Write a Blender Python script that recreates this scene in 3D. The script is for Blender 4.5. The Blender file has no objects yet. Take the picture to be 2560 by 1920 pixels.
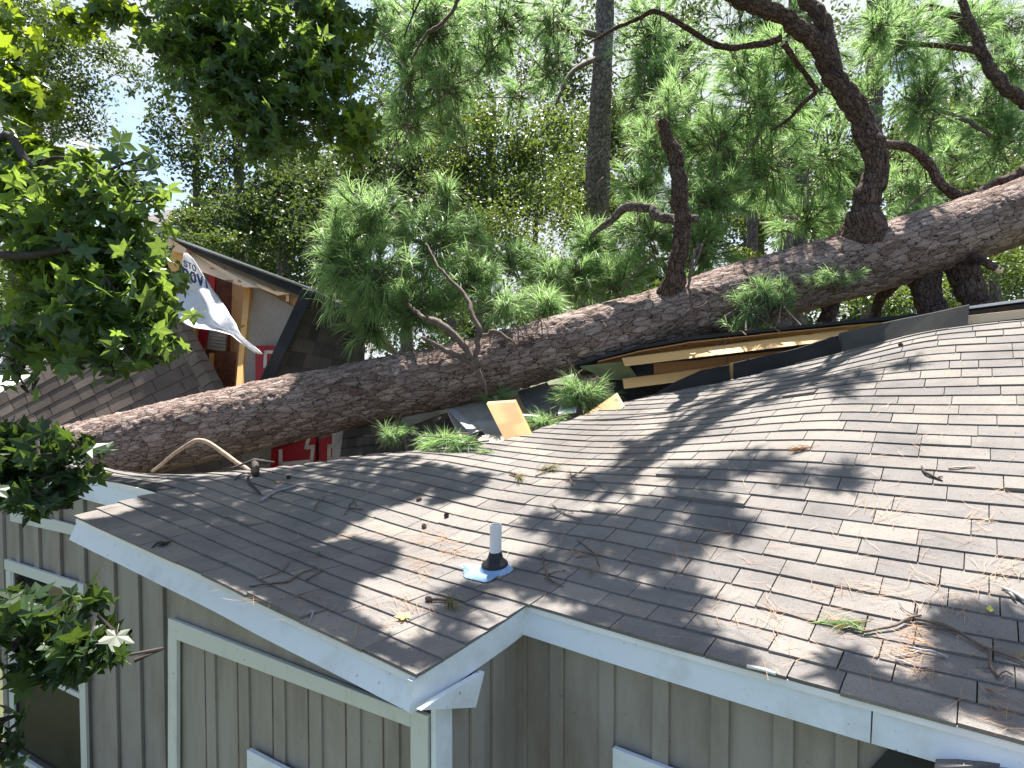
import bpy, math, random
import numpy as np
from mathutils import Vector

random.seed(7)
rng = np.random.default_rng(11)
scene = bpy.context.scene
R = math.radians

# ---------------------------------------------------------------- camera, sky, sun, exposure
CAMZ = 3.9
PITCH = R(2.0)
FPX, PCX, PCY = 1620.0, 1280.0, 960.0
camd = bpy.data.cameras.new("camera")
camd.sensor_width = 36.0
camd.lens = 36.0 * FPX / 2560.0
camd.clip_start = 0.05
camd.clip_end = 600.0
cam = bpy.data.objects.new("camera", camd)
cam.location = (0, 0, CAMZ)
cam.rotation_euler = (R(90) - PITCH, 0, 0)
scene.collection.objects.link(cam)
scene.camera = cam
CAM = np.array([0.0, 0.0, CAMZ])

SUN_AZ, SUN_EL = 8.0, 67.0          # azimuth clockwise from +Y, elevation
SUN = np.array([math.sin(R(SUN_AZ)) * math.cos(R(SUN_EL)), math.cos(R(SUN_AZ)) * math.cos(R(SUN_EL)), math.sin(R(SUN_EL))])
sund = bpy.data.lights.new("sun", 'SUN')
sund.energy = 5.0
sund.angle = R(0.5)
sund.color = (1.0, 0.945, 0.87)
suno = bpy.data.objects.new("sun", sund)
suno.rotation_euler = Vector(SUN).to_track_quat('Z', 'Y').to_euler()
suno.location = (0, 20, 40)
scene.collection.objects.link(suno)

world = bpy.data.worlds.new("World")
scene.world = world
world.use_nodes = True
wn, wl = world.node_tree.nodes, world.node_tree.links
wn.clear()
wo = wn.new('ShaderNodeOutputWorld')
sky = wn.new('ShaderNodeTexSky')
sky.sky_type = 'NISHITA'
sky.sun_disc = False
sky.sun_elevation = R(SUN_EL)
sky.sun_rotation = R(SUN_AZ)
sky.air_density = 1.0
sky.dust_density = 1.5
bg1 = wn.new('ShaderNodeBackground')
bg1.inputs['Strength'].default_value = 0.08
wl.new(sky.outputs[0], bg1.inputs['Color'])
bg2 = wn.new('ShaderNodeBackground')          # sunlit cumulus cloud
bg2.inputs['Color'].default_value = (0.88, 0.94, 1.0, 1)
bg2.inputs['Strength'].default_value = 0.335
tc = wn.new('ShaderNodeTexCoord')
nz = wn.new('ShaderNodeTexNoise')
nz.inputs['Scale'].default_value = 5.0
nz.inputs['Detail'].default_value = 5.0
nz.inputs['Roughness'].default_value = 0.50
wl.new(tc.outputs['Generated'], nz.inputs['Vector'])
rp_ = wn.new('ShaderNodeValToRGB')
rp_.color_ramp.elements[0].position = 0.36
rp_.color_ramp.elements[1].position = 0.50
wl.new(nz.outputs['Fac'], rp_.inputs['Fac'])
sx = wn.new('ShaderNodeSeparateXYZ')
wl.new(tc.outputs['Generated'], sx.inputs[0])
mr = wn.new('ShaderNodeMapRange')
mr.inputs['From Min'].default_value = -0.25
mr.inputs['From Max'].default_value = 0.35
wl.new(sx.outputs['Y'], mr.inputs['Value'])
mu = wn.new('ShaderNodeMath')
mu.operation = 'MULTIPLY'
wl.new(rp_.outputs['Color'], mu.inputs[0])
wl.new(mr.outputs[0], mu.inputs[1])
mx = wn.new('ShaderNodeMixShader')
wl.new(mu.outputs[0], mx.inputs['Fac'])
wl.new(bg1.outputs[0], mx.inputs[1])
wl.new(bg2.outputs[0], mx.inputs[2])
wl.new(mx.outputs[0], wo.inputs['Surface'])

scene.view_settings.view_transform = 'Standard'
scene.view_settings.look = 'None'
scene.view_settings.gamma = 1.0
scene.view_settings.exposure = 1.68
scene.cycles.max_bounces = 8
scene.cycles.transmission_bounces = 6
scene.cycles.transparent_max_bounces = 8

# ---------------------------------------------------------------- pixel helpers (photo is 2560 x 1920)
_c, _s = math.cos(-PITCH), math.sin(-PITCH)


def ray(px, py):
    x = (px - PCX) / FPX
    z = -(py - PCY) / FPX
    return np.array([x, _c * 1.0 - _s * z, _s * 1.0 + _c * z])


def at(px, py, d):
    """World point at a photo pixel and a distance along the view axis."""
    return CAM + ray(px, py) * d


def pix(P):
    P = np.atleast_2d(P) - CAM
    c, s = math.cos(PITCH), math.sin(PITCH)
    y = c * P[:, 1] - s * P[:, 2]
    z = s * P[:, 1] + c * P[:, 2]
    y = np.where(y < 0.05, 0.05, y)
    return np.stack([PCX + FPX * P[:, 0] / y, PCY - FPX * z / y], 1)


def D2P(x, y):
    return x * 1.1573, y * 1.1573


def nrm(v):
    v = np.asarray(v, float)
    return v / (np.linalg.norm(v) + 1e-12)


# ---------------------------------------------------------------- object helpers
def tag(o, label=None, cat=None, group=None, kind=None):
    if label: o['label'] = label
    if cat: o['category'] = cat
    if group: o['group'] = group
    if kind: o['kind'] = kind
    return o


def empty(name, loc=(0, 0, 0), **kw):
    o = bpy.data.objects.new(name, None)
    o.location = tuple(float(c) for c in loc)
    o.empty_display_size = 0.2
    scene.collection.objects.link(o)
    return tag(o, **kw)


def put(name, mesh, parent=None, **kw):
    o = bpy.data.objects.new(name, mesh)
    scene.collection.objects.link(o)
    if parent is not None:
        o.parent = parent
        loc = Vector((0, 0, 0))
        p = parent
        while p is not None:
            loc += p.location
            p = p.parent
        o.location = -loc
    return tag(o, **kw)


def np_mesh(name, V, tris=None, quads=None, mat=None, attrs=None, smooth=False):
    V = np.asarray(V, np.float32)
    me = bpy.data.meshes.new(name)
    nt = 0 if tris is None else len(tris)
    nq = 0 if quads is None else len(quads)
    idx = []
    if nt: idx.append(np.asarray(tris, np.int32).ravel())
    if nq: idx.append(np.asarray(quads, np.int32).ravel())
    idx = np.concatenate(idx)
    me.vertices.add(len(V))
    me.vertices.foreach_set('co', V.ravel())
    me.loops.add(len(idx))
    me.loops.foreach_set('vertex_index', idx)
    me.polygons.add(nt + nq)
    starts = np.concatenate([np.arange(nt) * 3, nt * 3 + np.arange(nq) * 4]).astype(np.int32)
    me.polygons.foreach_set('loop_start', starts)
    me.polygons.foreach_set('use_smooth', np.full(nt + nq, bool(smooth)))
    for k, a in (attrs or {}).items():
        if np.ndim(a) == 2:
            at_ = me.attributes.new(k, 'FLOAT_VECTOR', 'POINT')
            at_.data.foreach_set('vector', np.asarray(a, np.float32).ravel())
            continue
        at_ = me.attributes.new(k, 'FLOAT', 'POINT')
        at_.data.foreach_set('value', np.asarray(a, np.float32))
    me.update(calc_edges=True)
    me.validate()
    if mat: me.materials.append(mat)
    return me


class MB:
    """Collects quads and triangles for one mesh object."""

    def __init__(self):
        self.v, self.t, self.q, self.tone = [], [], [], []

    def add(self, V, tris=(), quads=(), tone=0.5):
        o = len(self.v)
        self.v += [tuple(map(float, p)) for p in V]
        self.tone += ([float(tone)] * len(V) if np.isscalar(tone) else list(tone))
        self.t += [tuple(i + o for i in f) for f in tris]
        self.q += [tuple(i + o for i in f) for f in quads]
        return self

    def prism(self, poly, off, tone=0.5):
        """Planar polygon (3 or 4 points) extruded by the vector off."""
        n = len(poly)
        P = [np.asarray(p, float) for p in poly]
        V = P + [p + np.asarray(off, float) for p in P]
        quads = [(i, (i + 1) % n, n + (i + 1) % n, n + i) for i in range(n)]
        if n == 4:
            quads += [(3, 2, 1, 0), (4, 5, 6, 7)]
            self.add(V, (), quads, tone)
        elif n == 3:
            self.add(V, [(2, 1, 0), (3, 4, 5)], quads, tone)
        else:
            tr = [(0, i + 1, i) for i in range(1, n - 1)] + [(n, n + i, n + i + 1) for i in range(1, n - 1)]
            self.add(V, tr, quads, tone)
        return self

    def box(self, c, ax, ay, az, tone=0.5):
        """Box with centre c and half-extent vectors ax, ay, az."""
        c, ax, ay, az = map(np.asarray, (c, ax, ay, az))
        base = [c - ax - ay - az, c + ax - ay - az, c + ax + ay - az, c - ax + ay - az]
        return self.prism(base, 2 * az, tone)

    def beam(self, p, q, w, h, up=(0, 0, 1), tone=0.5):
        """Board from p to q, w wide sideways and h high."""
        p, q = np.asarray(p, float), np.asarray(q, float)
        d = nrm(q - p)
        s = nrm(np.cross(d, up))
        u = np.cross(s, d)
        return self.box((p + q) / 2, (q - p) / 2, s * w / 2, u * h / 2, tone)

    def tube(self, pts, rad, n=8, tone=0.5, cap=True):
        V, Q, T = tube_np(pts, rad, n, cap)
        return self.add(V, T, Q, tone)

    def build(self, name, mat, parent=None, smooth=False, bevel=0.0, **kw):
        me = np_mesh(name, np.array(self.v), self.t, self.q, mat, {'tone': self.tone}, smooth)
        o = put(name, me, parent, **kw)
        if bevel:
            m = o.modifiers.new('bevel', 'BEVEL')
            m.width = bevel
            m.segments = 2
            m.limit_method = 'ANGLE'
        return o


def frames(P):
    P = np.asarray(P, float)
    T = np.gradient(P, axis=0)
    T /= np.linalg.norm(T, axis=1)[:, None] + 1e-12
    N = np.zeros_like(P)
    a = np.array([0, 0, 1.0]) if abs(T[0, 2]) < 0.9 else np.array([1.0, 0, 0])
    n = nrm(a - T[0] * (a @ T[0]))
    for i in range(len(P)):
        n = nrm(n - T[i] * (n @ T[i]))
        N[i] = n
    B = np.cross(T, N)
    return T, N, B


def tube_np(pts, rad, n=8, cap=True):
    P = np.asarray(pts, float)
    r = np.broadcast_to(np.asarray(rad, float), (len(P),))
    T, N, B = frames(P)
    th = np.linspace(0, 2 * math.pi, n, endpoint=False)
    V = P[:, None] + r[:, None, None] * (np.cos(th)[None, :, None] * N[:, None] + np.sin(th)[None, :, None] * B[:, None])
    m = len(P)
    i, j = np.meshgrid(np.arange(m - 1), np.arange(n), indexing='ij')
    j2 = (j + 1) % n
    Q = np.stack([i * n + j, i * n + j2, (i + 1) * n + j2, (i + 1) * n + j], -1).reshape(-1, 4)
    V = V.reshape(-1, 3)
    Tr = []
    if cap:
        V = np.vstack([V, P[0], P[-1]])
        a, b = m * n, m * n + 1
        for k in range(n):
            Tr.append((a, (k + 1) % n, k))
            Tr.append((b, (m - 1) * n + k, (m - 1) * n + (k + 1) % n))
    return V, Q.tolist(), Tr


def spline(pts, step):
    """Catmull-Rom through points (columns may include a radius), resampled every step metres."""
    P = np.asarray(pts, float)
    Pe = np.vstack([2 * P[0] - P[1], P, 2 * P[-1] - P[-2]])
    out = []
    for i in range(len(P) - 1):
        p0, p1, p2, p3 = Pe[i:i + 4]
        L = np.linalg.norm((p2 - p1)[:3])
        n = max(2, int(math.ceil(L / step)))
        t = np.linspace(0, 1, n, endpoint=False)[:, None]
        out.append(0.5 * ((2 * p1) + (-p0 + p2) * t + (2 * p0 - 5 * p1 + 4 * p2 - p3) * t ** 2 + (-p0 + 3 * p1 - 3 * p2 + p3) * t ** 3))
    out.append(P[-1:])
    return np.vstack(out)


SETBACK = 1.0          # moves a whole set of paths farther off, sizes and all


def ppath(lst):
    """[(px, py, depth, radius)] -> world columns x, y, z, r."""
    return np.array([list(at(a, b, d * SETBACK)) + [r * SETBACK] for a, b, d, r in lst])


# ---------------------------------------------------------------- materials
def new_mat(name):
    m = bpy.data.materials.new(name)
    m.use_nodes = True
    n, l = m.node_tree.nodes, m.node_tree.links
    b = n.get('Principled BSDF')
    return m, n, l, b


def ramp(n, l, src, stops):
    r = n.new('ShaderNodeValToRGB')
    el = r.color_ramp.elements
    while len(el) < len(stops): el.new(0.5)
    for e, (p, c) in zip(el, stops):
        e.position = p
        e.color = (*c, 1)
    l.new(src, r.inputs['Fac'])
    return r.outputs['Color']


def noise(n, l, scale, detail=4, rough=0.55, vec=None, dist=0.0):
    t = n.new('ShaderNodeTexNoise')
    t.inputs['Scale'].default_value = scale
    t.inputs['Detail'].default_value = detail
    t.inputs['Roughness'].default_value = rough
    t.inputs['Distortion'].default_value = dist
    if vec is not None: l.new(vec, t.inputs['Vector'])
    return t.outputs['Fac']


def mixc(n, l, fac, a, b, mode='MIX'):
    m = n.new('ShaderNodeMix')
    m.data_type = 'RGBA'
    m.blend_type = mode
    for sock, v in ((m.inputs[0], fac), (m.inputs[6], a), (m.inputs[7], b)):
        if isinstance(v, (int, float)): sock.default_value = v
        elif isinstance(v, tuple): sock.default_value = (*v, 1)
        else: l.new(v, sock)
    return m.outputs[2]


def bump(n, l, b, h, strength=0.3, dist=0.01):
    bp = n.new('ShaderNodeBump')
    bp.inputs['Strength'].default_value = strength
    bp.inputs['Distance'].default_value = dist
    l.new(h, bp.inputs['Height'])
    l.new(bp.outputs[0], b.inputs['Normal'])


def attr(n, name):
    a = n.new('ShaderNodeAttribute')
    a.attribute_name = name
    return a.outputs['Fac']


def objco(n, l, scale=(1, 1, 1), rot=(0, 0, 0)):
    t = n.new('ShaderNodeTexCoord')
    mp = n.new('ShaderNodeMapping')
    mp.inputs['Scale'].default_value = scale
    mp.inputs['Rotation'].default_value = rot
    l.new(t.outputs['Object'], mp.inputs['Vector'])
    return mp.outputs['Vector']


def mat_simple(name, col, rough=0.6, var=0.15, scale=6.0, bumpk=0.0, col2=None, spec=0.4):
    m, n, l, b = new_mat(name)
    v = objco(n, l)
    f = noise(n, l, scale, 5, 0.6, v)
    c2 = col2 or tuple(c * (1 - var) for c in col)
    c1 = tuple(min(1, c * (1 + var * 0.5)) for c in col)
    l.new(ramp(n, l, f, [(0.3, c2), (0.7, c1)]), b.inputs['Base Color'])
    b.inputs['Roughness'].default_value = rough
    b.inputs['Specular IOR Level'].default_value = spec
    if bumpk:
        bump(n, l, b, noise(n, l, scale * 12, 4, 0.6, v), bumpk, 0.005)
    return m


def mat_shingle(name, dark, light, tint=(1, 1, 1)):
    m, n, l, b = new_mat(name)
    v = objco(n, l)
    base = ramp(n, l, attr(n, 'tone'), [(0.0, dark), (0.45, tuple((d + e) / 2 for d, e in zip(dark, light))), (0.8, tuple(e * t for e, t in zip(light, (1.02, 0.98, 0.93)))), (1.0, light)])
    gran = noise(n, l, 260, 3, 0.7, v)
    g2 = ramp(n, l, gran, [(0.33, (0.35, 0.34, 0.36)), (0.48, (0.95, 0.95, 0.95)), (0.62, (1.0, 1.0, 1.0)), (0.72, (1.75, 1.7, 1.6))])
    c = mixc(n, l, 0.75, base, g2, 'MULTIPLY')
    st = noise(n, l, 2.3, 6, 0.65, v)
    c = mixc(n, l, 0.8, c, ramp(n, l, st, [(0.32, (0.66, 0.65, 0.66)), (0.5, (0.95, 0.95, 0.95)), (0.68, (1.15, 1.12, 1.08))]), 'MULTIPLY')
    sp = noise(n, l, 55, 2, 0.5, v)
    c = mixc(n, l, 0.6, c, ramp(n, l, sp, [(0.30, (0.55, 0.54, 0.54)), (0.37, (1, 1, 1)), (0.68, (1, 1, 1)), (0.74, (1.35, 1.3, 1.22))]), 'MULTIPLY')
    l.new(c, b.inputs['Base Color'])
    b.inputs['Roughness'].default_value = 0.92
    b.inputs['Specular IOR Level'].default_value = 0.25
    bump(n, l, b, gran, 0.5, 0.004)
    return m


def mat_leaf(name, dark, light, trans, tfac=0.45, rough=0.38, spec=0.5):
    m, n, l, b = new_mat(name)
    t = attr(n, 'tone')
    c = ramp(n, l, t, [(0.0, dark), (0.7, light), (1.0, tuple(min(1, x * 1.25) for x in light))])
    l.new(c, b.inputs['Base Color'])
    b.inputs['Roughness'].default_value = rough
    b.inputs['Specular IOR Level'].default_value = spec
    tr = n.new('ShaderNodeBsdfTranslucent')
    ct = ramp(n, l, t, [(0.0, tuple(x * 0.55 for x in trans)), (1.0, trans)])
    l.new(ct, tr.inputs['Color'])
    ms = n.new('ShaderNodeMixShader')
    ms.inputs['Fac'].default_value = tfac
    l.new(b.outputs[0], ms.inputs[1])
    l.new(tr.outputs[0], ms.inputs[2])
    l.new(ms.outputs[0], n['Material Output'].inputs['Surface'])
    return m


def mat_bark(name, plate0, plate1, crev, fine=90, crack=0.07):
    """Scaly bark: cells in unrolled bark coordinates carried by the mesh."""
    m, n, l, b = new_mat(name)
    v = objco(n, l)
    a = n.new('ShaderNodeAttribute')
    a.attribute_name = 'bark_co'
    wn_ = n.new('ShaderNodeTexNoise')
    wn_.inputs['Scale'].default_value = 0.9
    wn_.inputs['Detail'].default_value = 4
    wn_.inputs['Roughness'].default_value = 0.62
    l.new(a.outputs['Vector'], wn_.inputs['Vector'])
    sub = n.new('ShaderNodeVectorMath')
    sub.operation = 'MULTIPLY_ADD'
    sub.inputs[1].default_value = (1.5, 1.5, 1.5)
    l.new(wn_.outputs['Color'], sub.inputs[0])
    l.new(a.outputs['Vector'], sub.inputs[2])
    ve = n.new('ShaderNodeTexVoronoi')
    ve.feature = 'DISTANCE_TO_EDGE'
    ve.inputs['Scale'].default_value = 1.0
    vc = n.new('ShaderNodeTexVoronoi')
    vc.feature = 'F1'
    vc.inputs['Scale'].default_value = 1.0
    v2 = n.new('ShaderNodeTexVoronoi')
    v2.feature = 'DISTANCE_TO_EDGE'
    v2.inputs['Scale'].default_value = 2.6
    for q in (ve, vc, v2): l.new(sub.outputs[0], q.inputs['Vector'])
    sp = n.new('ShaderNodeSeparateColor')
    l.new(vc.outputs['Color'], sp.inputs[0])
    low = noise(n, l, 0.16, 3, 0.6, a.outputs['Vector'])
    mid = noise(n, l, 2.4, 5, 0.7, a.outputs['Vector'])
    def mth(op, x, y):
        k = n.new('ShaderNodeMath')
        k.operation = op
        for s_, q in ((k.inputs[0], x), (k.inputs[1], y)):
            if isinstance(q, (int, float)): s_.default_value = q
            else: l.new(q, s_)
        return k.outputs[0]
    t = mth('ADD', mth('MULTIPLY', sp.outputs[0], 0.30), mth('ADD', mth('MULTIPLY', low, 0.40), mth('MULTIPLY', mid, 0.42)))
    c = ramp(n, l, t, [(0.30, plate0), (0.52, tuple((x + y) / 2 for x, y in zip(plate0, plate1))), (0.78, plate1)])
    fl = noise(n, l, fine, 4, 0.7, v)
    c = mixc(n, l, 0.75, c, ramp(n, l, fl, [(0.3, (0.70, 0.63, 0.58)), (0.6, (1.08, 1.08, 1.08))]), 'MULTIPLY')
    ec = ramp(n, l, ve.outputs['Distance'], [(0.012, (0, 0, 0)), (crack, (1, 1, 1))])
    e2 = ramp(n, l, v2.outputs['Distance'], [(0.01, (0.45, 0.45, 0.45)), (0.05, (1, 1, 1))])
    c = mixc(n, l, 0.8, c, e2, 'MULTIPLY')
    c = mixc(n, l, ec, crev, c)
    l.new(c, b.inputs['Base Color'])
    b.inputs['Roughness'].default_value = 0.9
    b.inputs['Specular IOR Level'].default_value = 0.2
    eb = ramp(n, l, ve.outputs['Distance'], [(0.0, (0, 0, 0)), (0.22, (1, 1, 1))])
    h = mth('ADD', mth('ADD', mth('MULTIPLY', eb, 0.7), mth('MULTIPLY', sp.outputs[1], 0.7)), mth('ADD', mth('MULTIPLY', e2, 0.25), mth('MULTIPLY', mid, 0.8)))
    bump(n, l, b, h, 1.0, 0.022)
    return m


def mat_wood(name, c0, c1, scale=14, axis='Z'):
    m, n, l, b = new_mat(name)
    v = objco(n, l, (0.35, 1.0, 2.2))
    w = n.new('ShaderNodeTexWave')
    w.wave_type = 'BANDS'
    w.bands_direction = axis
    w.inputs['Scale'].default_value = scale
    w.inputs['Distortion'].default_value = 5.0
    w.inputs['Detail'].default_value = 3.0
    w.inputs['Detail Scale'].default_value = 0.8
    l.new(v, w.inputs['Vector'])
    c = ramp(n, l, w.outputs['Fac'], [(0.1, c0), (0.7, c1)])
    k = noise(n, l, 7.5, 1, 0.4, objco(n, l))
    c = mixc(n, l, 1.0, c, ramp(n, l, k, [(0.27, (0.45, 0.3, 0.2)), (0.31, (1, 1, 1))]), 'MULTIPLY')
    l.new(c, b.inputs['Base Color'])
    b.inputs['Roughness'].default_value = 0.65
    bump(n, l, b, w.outputs['Fac'], 0.15, 0.002)
    return m


def mat_paint(name, col, grime, rough=0.5, sc=3.0, vertical=True, grime_at=(0.52, 0.75)):
    m, n, l, b = new_mat(name)
    v = objco(n, l, (1, 1, 0.25) if vertical else (1, 1, 1))
    f = noise(n, l, sc, 8, 0.7, v)
    c = ramp(n, l, f, [(grime_at[0], col), (grime_at[1], grime)])
    d = noise(n, l, 38, 2, 0.5, objco(n, l))
    c = mixc(n, l, 0.8, c, ramp(n, l, d, [(0.23, (0.42, 0.38, 0.34)), (0.28, (1, 1, 1))]), 'MULTIPLY')
    l.new(c, b.inputs['Base Color'])
    b.inputs['Roughness'].default_value = rough
    bump(n, l, b, noise(n, l, 60, 4, 0.6, objco(n, l, (1, 1, 6))), 0.12, 0.003)
    return m


M = {}
M['shingle'] = mat_shingle('weathered_shingle', (0.155, 0.144, 0.139), (0.245, 0.231, 0.217))
M['shingle_brown'] = mat_shingle('brown_shingle', (0.095, 0.077, 0.063), (0.20, 0.168, 0.14))
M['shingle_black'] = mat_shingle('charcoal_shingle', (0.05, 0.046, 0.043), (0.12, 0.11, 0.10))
M['deck'] = mat_simple('roof_felt', (0.018, 0.017, 0.017), 0.9, 0.3, 9)
M['felt'] = mat_simple('black_felt', (0.022, 0.024, 0.028), 0.75, 0.4, 5, 0.2)
M['fascia'] = mat_paint('white_fascia_paint', (0.73, 0.78, 0.82), (0.52, 0.53, 0.50), 0.5, 3.4, False, (0.50, 0.80))
M['siding'] = mat_paint('beige_siding_paint', (0.315, 0.287, 0.255), (0.19, 0.158, 0.13), 0.6, 3.2, True, (0.44, 0.74))
M['trim'] = mat_paint('pale_trim_paint', (0.62, 0.64, 0.59), (0.36, 0.32, 0.26), 0.55, 3.0, True, (0.55, 0.85))
M['seam'] = mat_simple('dark_siding_seam', (0.13, 0.10, 0.085), 0.8, 0.5, 14)
M['lumber'] = mat_wood('pine_lumber', (0.60, 0.31, 0.095), (0.84, 0.51, 0.20))
M['lumber_orange'] = mat_wood('orange_pine_lumber', (0.42, 0.20, 0.06), (0.56, 0.29, 0.095), 2.5, 'X')
M['lumber_dark'] = mat_wood('old_lumber', (0.33, 0.16, 0.06), (0.52, 0.29, 0.12))
M['ply'] = mat_simple('weathered_plywood', (0.42, 0.38, 0.33), 0.8, 0.35, 5, 0.15)
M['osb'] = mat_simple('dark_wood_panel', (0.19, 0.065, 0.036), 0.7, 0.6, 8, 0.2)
M['header'] = mat_wood('raw_header_wood', (0.80, 0.53, 0.33), (0.90, 0.68, 0.48), 9)
M['drywall'] = mat_simple('grey_wall_board', (0.40, 0.375, 0.36), 0.85, 0.12, 20, 0.15)
M['red'] = mat_simple('red_paint', (0.42, 0.014, 0.03), 0.4, 0.2, 3)
M['white'] = mat_simple('white_outline_paint', (0.72, 0.70, 0.66), 0.5, 0.1, 5)
M['pvc'] = mat_simple('grey_white_pvc', (0.72, 0.72, 0.71), 0.4, 0.06, 12)
M['rubber'] = mat_simple('black_rubber', (0.014, 0.014, 0.015), 0.45, 0.2, 8)
M['metal'] = mat_simple('painted_flashing', (0.21, 0.34, 0.52), 0.4, 0.2, 10, 0.05)
M['white_metal'] = mat_simple('white_drip_edge', (0.80, 0.79, 0.76), 0.4, 0.1, 5)
M['bark'] = mat_bark('pine_bark', (0.135, 0.082, 0.063), (0.49, 0.39, 0.35), (0.030, 0.019, 0.015), 90, 0.042)
M['bark_limb'] = mat_bark('dark_limb_bark', (0.075, 0.045, 0.035), (0.23, 0.165, 0.14), (0.018, 0.011, 0.009))
M['bark_grey'] = mat_bark('grey_pine_bark', (0.14, 0.115, 0.10), (0.33, 0.29, 0.265), (0.04, 0.032, 0.028), 60)
M['twig'] = mat_simple('twig_bark', (0.14, 0.105, 0.085), 0.85, 0.5, 30, 0.2)
M['dark_twig'] = mat_simple('dark_twig_bark', (0.05, 0.04, 0.033), 0.85, 0.5, 20)
M['pale_twig'] = mat_simple('pale_dead_branch', (0.45, 0.33, 0.24), 0.8, 0.4, 25, 0.2)
M['grey_twig'] = mat_simple('grey_weathered_stick', (0.33, 0.32, 0.32), 0.8, 0.3, 25)
M['needle'] = mat_leaf('pine_needle', (0.042, 0.095, 0.036), (0.20, 0.315, 0.145), (0.50, 0.76, 0.28), 0.5, 0.42, 0.5)
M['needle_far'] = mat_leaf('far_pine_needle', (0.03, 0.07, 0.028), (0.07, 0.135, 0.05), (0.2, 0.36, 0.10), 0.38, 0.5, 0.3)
M['dry'] = mat_leaf('dry_pine_straw', (0.26, 0.125, 0.06), (0.46, 0.27, 0.155), (0.5, 0.3, 0.15), 0.15, 0.6, 0.3)
M['sprig'] = mat_leaf('wilting_pine_needle', (0.14, 0.13, 0.05), (0.32, 0.28, 0.13), (0.4, 0.38, 0.12), 0.25, 0.5, 0.3)
M['gum'] = mat_leaf('sweetgum_leaf', (0.022, 0.055, 0.012), (0.06, 0.12, 0.022), (0.42, 0.58, 0.03), 0.42, 0.30, 0.65)  # brighter copy for the lit sprays; sunlight is put into the leaf colour
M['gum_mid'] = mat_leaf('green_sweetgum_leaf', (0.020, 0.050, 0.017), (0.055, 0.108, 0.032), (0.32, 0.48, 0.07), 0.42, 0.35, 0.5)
M['gum_dark'] = mat_leaf('shaded_sweetgum_leaf', (0.012, 0.030, 0.013), (0.030, 0.062, 0.020), (0.15, 0.25, 0.03), 0.28, 0.42, 0.38)  # darker copy of the same leaf, with shade put into its colour
M['broad'] = mat_leaf('broad_leaf', (0.02, 0.045, 0.014), (0.065, 0.11, 0.03), (0.27, 0.38, 0.055), 0.33, 0.38, 0.5)
M['broad_dark'] = mat_leaf('dark_broad_leaf', (0.016, 0.034, 0.014), (0.045, 0.075, 0.028), (0.18, 0.27, 0.05), 0.33, 0.45, 0.4)  # darker leaf copy; the shade over the dim crowns is in its colour
M['broad_lime'] = mat_leaf('lime_leaf', (0.06, 0.11, 0.015), (0.15, 0.22, 0.03), (0.5, 0.6, 0.06), 0.4, 0.4, 0.4)
M['yellow'] = mat_simple('yellow_fallen_leaf', (0.60, 0.52, 0.07), 0.5, 0.3, 20)
M['dead'] = mat_simple('brown_dead_leaf', (0.14, 0.08, 0.05), 0.8, 0.4, 20)
M['cone'] = mat_simple('pine_cone_scale', (0.10, 0.06, 0.04), 0.8, 0.5, 40, 0.3)
M['grass'] = mat_simple('lawn_grass', (0.075, 0.095, 0.035), 0.9, 0.5, 1.5, 0.4, (0.05, 0.045, 0.03))
M['house_pale'] = mat_simple('pale_lap_siding', (0.55, 0.53, 0.48), 0.6, 0.1, 2)


def mat_glass():
    m, n, l, b = new_mat('window_glass')
    b.inputs['Base Color'].default_value = (0.012, 0.014, 0.013, 1)
    b.inputs['Roughness'].default_value = 0.03
    b.inputs['Specular IOR Level'].default_value = 0.9
    w = noise(n, l, 1.6, 2, 0.5, objco(n, l))
    bump(n, l, b, w, 0.05, 0.02)
    return m


M['glass'] = mat_glass()


def mat_banner():
    m, n, l, b = new_mat('white_house_wrap')
    b.inputs['Base Color'].default_value = (0.80, 0.81, 0.84, 1)
    b.inputs['Roughness'].default_value = 0.45
    tr = n.new('ShaderNodeBsdfTranslucent')
    tr.inputs['Color'].default_value = (0.8, 0.8, 0.82, 1)
    ms = n.new('ShaderNodeMixShader')
    ms.inputs['Fac'].default_value = 0.35
    l.new(b.outputs[0], ms.inputs[1])
    l.new(tr.outputs[0], ms.inputs[2])
    l.new(ms.outputs[0], n['Material Output'].inputs['Surface'])
    return m


M['wrap'] = mat_banner()
M['screen'] = mat_simple('dark_insect_screen', (0.02, 0.02, 0.018), 0.35, 0.5, 3, 0, None, 0.5)
M['ink'] = mat_simple('blue_print', (0.02, 0.035, 0.16), 0.6, 0.1, 5)

# ---------------------------------------------------------------- ground
GZ = -0.8
gm = MB()
for i in range(-6, 6):
    for j in range(-2, 10):
        gm.add([(i * 20, j * 20, GZ), (i * 20 + 20, j * 20, GZ), (i * 20 + 20, j * 20 + 20, GZ), (i * 20, j * 20 + 20, GZ)], (), [(0, 1, 2, 3)])
gm.build('ground', M['grass'], kind='structure')

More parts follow.
